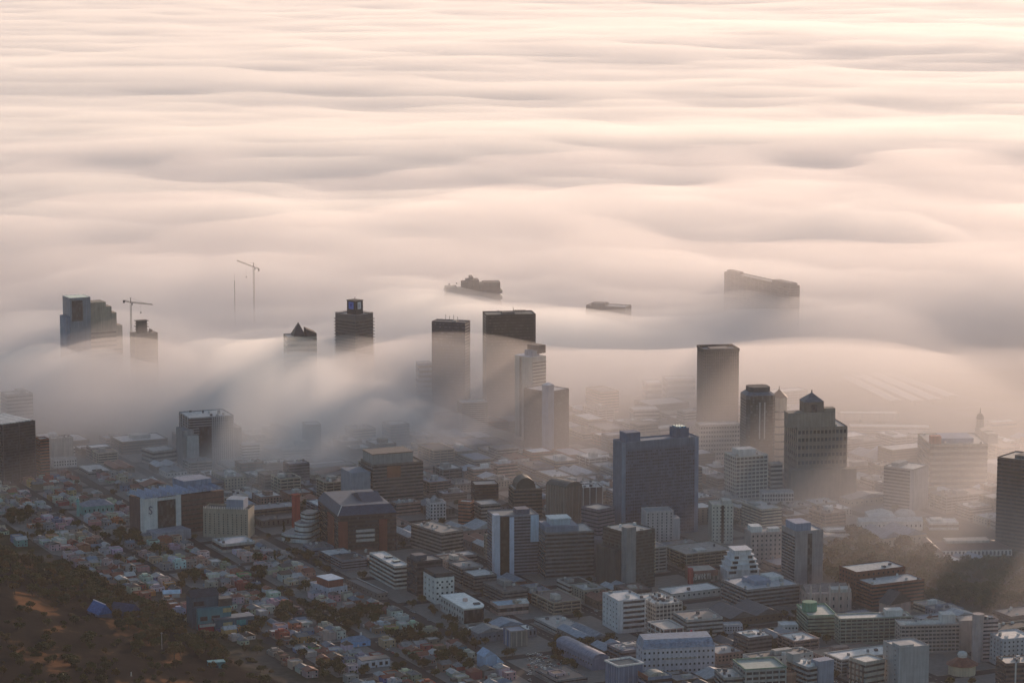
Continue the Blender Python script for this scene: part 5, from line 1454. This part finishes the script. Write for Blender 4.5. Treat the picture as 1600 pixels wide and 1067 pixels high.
# ------------------------------------------------------------------ parked cars
CC = [('white', (.7, .7, .7)), ('silver', (.45, .46, .48)), ('dark', (.05, .05, .06)), ('red', (.4, .05, .04)), ('blue', (.08, .13, .3))]
tyre = MB().poly(*(lambda b: (b.v, b.f))(MB().cone(0, 0, .34, -.11, .34, .11, 10))).mesh('wheel', paint((.02, .02, .02)))
CAR = {}
for cn, cc in CC:
    m = paint(cc, .3, .05, .5, False, 'car_paint', .6)
    body = MB().poly([(-2.1, -.85, .3), (2.1, -.85, .3), (2.1, .85, .3), (-2.1, .85, .3), (-2.15, -.85, .85), (2.1, -.85, .75), (2.1, .85, .75), (-2.15, .85, .85)], [(0, 3, 2, 1), (4, 5, 6, 7), (0, 1, 5, 4), (1, 2, 6, 5), (2, 3, 7, 6), (3, 0, 4, 7)])
    cab = MB().poly([(-1.7, -.78, .8), (1.1, -.78, .78), (1.1, .78, .78), (-1.7, .78, .8), (-1.2, -.62, 1.42), (.35, -.62, 1.42), (.35, .62, 1.42), (-1.2, .62, 1.42)], [(4, 5, 6, 7), (0, 1, 5, 4), (1, 2, 6, 5), (2, 3, 7, 6), (3, 0, 4, 7)])
    rf = MB().box(-1.2, .35, -.62, .62, 1.42, 1.46)
    CAR[cn] = (body.mesh('body', m), cab.mesh('cabin_glass', GLASS), rf.mesh('cabin_roof', m))
r5 = random.Random(3)
n_ = 0
for k in range(6000):
    if n_ >= 110: break
    if k % 4:
        i = r5.randint(A0, A1); sd_ = r5.choice((-1, 1)); bq = r5.uniform(-6 * PB, 4 * PB)
        x, y = gw(i * PA + sd_ * (RW / 2 - 1.4), bq); rz = GA + math.pi / 2
    else:
        px, py = r5.uniform(825, 880), r5.uniform(1022, 1064)
        x, y = at(px, py); rz = GA + r5.choice((0, math.pi / 2))
    px, py, _ = project(x, y, 0)
    if not (330 < px < 1600 and 880 < py < 1075) or hill_d(x, y) > -5 or not clear(x, y, 3): continue
    if max_height(x, y, 4, 4) < 1.5: continue
    cn = r5.choices([c[0] for c in CC], (5, 4, 3, 1, 1))[0]
    root = empty('parked_car', (x, y, .1 if k % 4 else .32), rz)
    for nm, me_ in zip(('body', 'cabin_glass', 'cabin_roof'), CAR[cn]): link(nm, me_, root)
    for wx in (-1.35, 1.35):
        for wy in (-.8, .8):
            e = link('wheel', tyre, root, (wx, wy, .34)); e.rotation_euler = (math.pi / 2, 0, 0)
    placed.append((x, y, 2.6, 1)); n_ += 1
    later(root, f'{cn} car parked along the street', 'car', 'cars parked in the streets', x, y)
write_labels()

# ------------------------------------------------------------------ air: haze box, low mist, sea of fog
def volume_mesh(name, V, Fc, mat, label):
    me = bpy.data.meshes.new(name); me.from_pydata(V, [], Fc); me.materials.append(mat)
    return tag(link(name, me), label, None, None, 'stuff')
hb = MB().box(-24000, 24000, -850, 28500, -9, 720)
tag(hb.build('haze', air('haze', .000014, (.95, .93, 1), .4)), 'thin even haze over the whole city', None, None, 'stuff')

def vnoise(x, y, seed):
    r = np.random.RandomState(seed).rand(256, 256)
    xi, yi = np.floor(x).astype(int), np.floor(y).astype(int)
    u, v = x - xi, y - yi
    u = u * u * u * (u * (u * 6 - 15) + 10); v = v * v * v * (v * (v * 6 - 15) + 10)
    g = lambda a, b: r[a % 256, b % 256]
    return (g(xi, yi) * (1 - u) + g(xi + 1, yi) * u) * (1 - v) + (g(xi, yi + 1) * (1 - u) + g(xi + 1, yi + 1) * u) * v - .5
def sstep(a, b, x):
    t = np.clip((x - a) / (b - a), 0, 1)
    return t * t * (3 - 2 * t)
def blanket(name, d0, d1, nA, nD, height, mat, label, zb):
    ang = np.linspace(-R(19), R(19), nA); dist = np.exp(np.linspace(math.log(d0), math.log(d1), nD))
    A, Dd = np.meshgrid(ang, dist)
    X, Y = np.tan(A) * Dd, Dd
    h = np.maximum(height(X, Y), zb + 2)
    n = nA * nD
    V = np.zeros((2 * n, 3)); V[:n, 0] = X.ravel(); V[:n, 1] = Y.ravel(); V[:n, 2] = h.ravel(); V[n:] = V[:n]; V[n:, 2] = zb
    Fc = []
    for i in range(nD - 1):
        for j in range(nA - 1):
            a = i * nA + j
            Fc.append((a, a + 1, a + nA + 1, a + nA)); Fc.append((n + a, n + a + nA, n + a + nA + 1, n + a + 1))
    for j in range(nA - 1):
        Fc.append((j, n + j, n + j + 1, j + 1)); a = (nD - 1) * nA + j; Fc.append((a, a + 1, n + a + 1, n + a))
    for i in range(nD - 1):
        a = i * nA; Fc.append((a, a + nA, n + a + nA, n + a)); a += nA - 1; Fc.append((a, n + a, n + a + nA, a + nA))
    o = volume_mesh(name, V.tolist(), Fc, mat, label)
    for p in o.data.polygons: p.use_smooth = True
    return o
def PX(X, Y): return 800 + F * X / Y
def bump(X, Y, px, py, z, rx, ry, amp, skew=0.):
    """swell of fog centred where a given stretch of the bank lies; radii in metres"""
    cx, cy = at(px, py, z)
    dx, dy = X - cx, Y - cy
    return amp * np.exp(-((dx / rx) ** 2 + ((dy - skew * dx) / ry) ** 2))
def ridge(X, Y, pts, amp, wd, z=115.):
    """a long swell whose crest follows a polyline of survey points"""
    out = np.zeros_like(X)
    P = [at(a, b, z) for a, b in pts]
    for (x0, y0), (x1, y1) in zip(P, P[1:]):
        dx, dy = x1 - x0, y1 - y0
        t = np.clip(((X - x0) * dx + (Y - y0) * dy) / (dx * dx + dy * dy), 0, 1)
        d2 = ((X - x0 - t * dx) / 1.6) ** 2 + (Y - y0 - t * dy) ** 2
        out = np.maximum(out, amp * np.exp(-d2 / wd ** 2))
    return out
def fog_height(X, Y):
    px = PX(X, Y)
    front = np.interp(px, [-400, 0, 100, 200, 300, 400, 450, 500, 560, 650, 720, 800, 900, 1000, 1100, 1250, 1350, 1700], [3900, 3860, 3760, 3680, 3700, 3590, 3400, 3380, 3530, 3570, 3560, 3600, 3720, 3900, 3980, 4020, 4120, 4230])
    front = front + 200 * vnoise(X / 130, Y / 260, 8) + 130 * vnoise(X / 300, Y / 500, 9)
    dd = Y - front
    near = 1 - sstep(900, 2400, dd)
    h = 56 * sstep(-150, 240, dd) + 20 * sstep(250, 1300, dd) + 40 * sstep(900, 3400, dd) - 4 + 85 * np.log1p(np.exp((Y - 8200) / 1100)) * .22
    fade = 1 - .7 * sstep(5500, 11000, Y)
    wx = X + 260 * vnoise(X / 900, Y / 700, 21); wy = Y + 320 * vnoise(X / 1300, Y / 800, 22)
    w1 = vnoise(wx / 1500 + wy / 3800, wy / 470 + wx / 2300, 1) * 46 + vnoise(wx / 900 + 3, wy / 220 + wx / 1500, 2) * 20 * fade + vnoise(wx / 2600, wy / 1300 + wx / 5000, 3) * 58 + vnoise(wx / 1500, wy / 900 + wx / 4000, 4) * 34
    w1 = w1 + vnoise(wx / 1900 + 9, wy / 120 + wx / 2600, 5) * 17 * fade + vnoise(wx / 1200, wy / 62 + wx / 1900, 6) * 9 * fade
    patch = np.clip(.45 + 1.5 * (vnoise(X / 2300 + Y / 9000, Y / 1500 + 5, 41) + .35), .25, 1.5)
    h = h + w1 * (.22 + .1 * (1 - near)) * sstep(0, 700, dd) * patch
    h = h + near * sstep(-100, 300, dd) * (vnoise(X / 210 + Y / 600, Y / 210 - X / 500, 14) * 30 + vnoise(X / 70, Y / 90, 15) * 17)
    for pts, amp, wd in ((((-150, 268), (150, 288), (640, 366)), 40, 240), (((470, 318), (760, 306), (960, 312)), 22, 200), (((930, 258), (1250, 300), (1600, 372)), 36, 260),
                         (((1120, 428), (1190, 392), (1290, 400), (1520, 446)), 44, 110), (((690, 232), (1200, 222), (1700, 232)), 95, 420), (((900, 96), (1250, 84), (1750, 96)), 120, 700),
                         (((360, 398), (520, 396), (700, 436)), 24, 130), (((-60, 520), (60, 470), (130, 452)), 40, 110), (((860, 470), (960, 452), (1080, 480)), 30, 110), (((-100, 120), (500, 128)), 50, 800)):
        h = h + .34 * ridge(X, Y, pts, amp, wd)
    for px_, py_, z_, rx, ry, amp in ((455, 556, 85, 170, 260, 33), (740, 474, 90, 140, 170, 52), (950, 510, 80, 90, 120, 34), (1165, 505, 80, 110, 120, 22), (752, 580, 60, 100, 150, -44), (1290, 500, 60, 150, 150, 22), (420, 640, 40, 120, 110, 10), (590, 640, 40, 110, 110, 12), (735, 655, 30, 80, 90, 26), (80, 590, 50, 90, 110, 30), (160, 540, 85, 55, 110, 18), (255, 600, 50, 80, 100, 24), (490, 725, 10, 110, 100, 24)):
        h = h + bump(X, Y, px_, py_, z_, rx, ry, amp)
    return h
def veil_height(X, Y):
    px = PX(X, Y)
    h = fog_height(X + 60, Y + 90)
    return np.where(h > 0, h + 16 * sstep(0, 40, h) + 26 * vnoise(X / 240 + Y / 900, Y / 130, 31) * sstep(0, 60, h), h)
blanket('fog', 3200, 27000, 300, 460, lambda X, Y: fog_height(X, Y) - 7, air('fog', .0085, (.992, .992, .992), .47), 'sea of low fog rolling over the city', -9)
blanket('fog', 3150, 26500, 240, 380, veil_height, air('fog_veil', .004, (.99, .985, .98), .35), 'thin feathered veil along the top of the fog', -10)
def mist_height(X, Y):
    px = PX(X, Y)
    y0 = np.interp(px, [0, 500, 900, 1200, 1600], [2950, 2950, 2850, 2520, 2280])
    h = 92 * sstep(0, 1, (Y - y0) / 800) * (1 + .4 * vnoise(X / 300, Y / 400, 12)) + 30 * vnoise(X / 160, Y / 260, 13) * sstep(2900, 3400, Y) - 5
    h = h + 48 * sstep(3950, 4280, Y) + bump(X, Y, 740, 690, 0, 150, 150, 65) + bump(X, Y, 1290, 710, 0, 220, 200, 60) + bump(X, Y, 230, 680, 0, 200, 120, 35)
    return h
blanket('haze', 2100, 6500, 120, 170, mist_height, air('mist', .0018, (.955, .925, .935), .42), 'low ground mist between the buildings', -8)
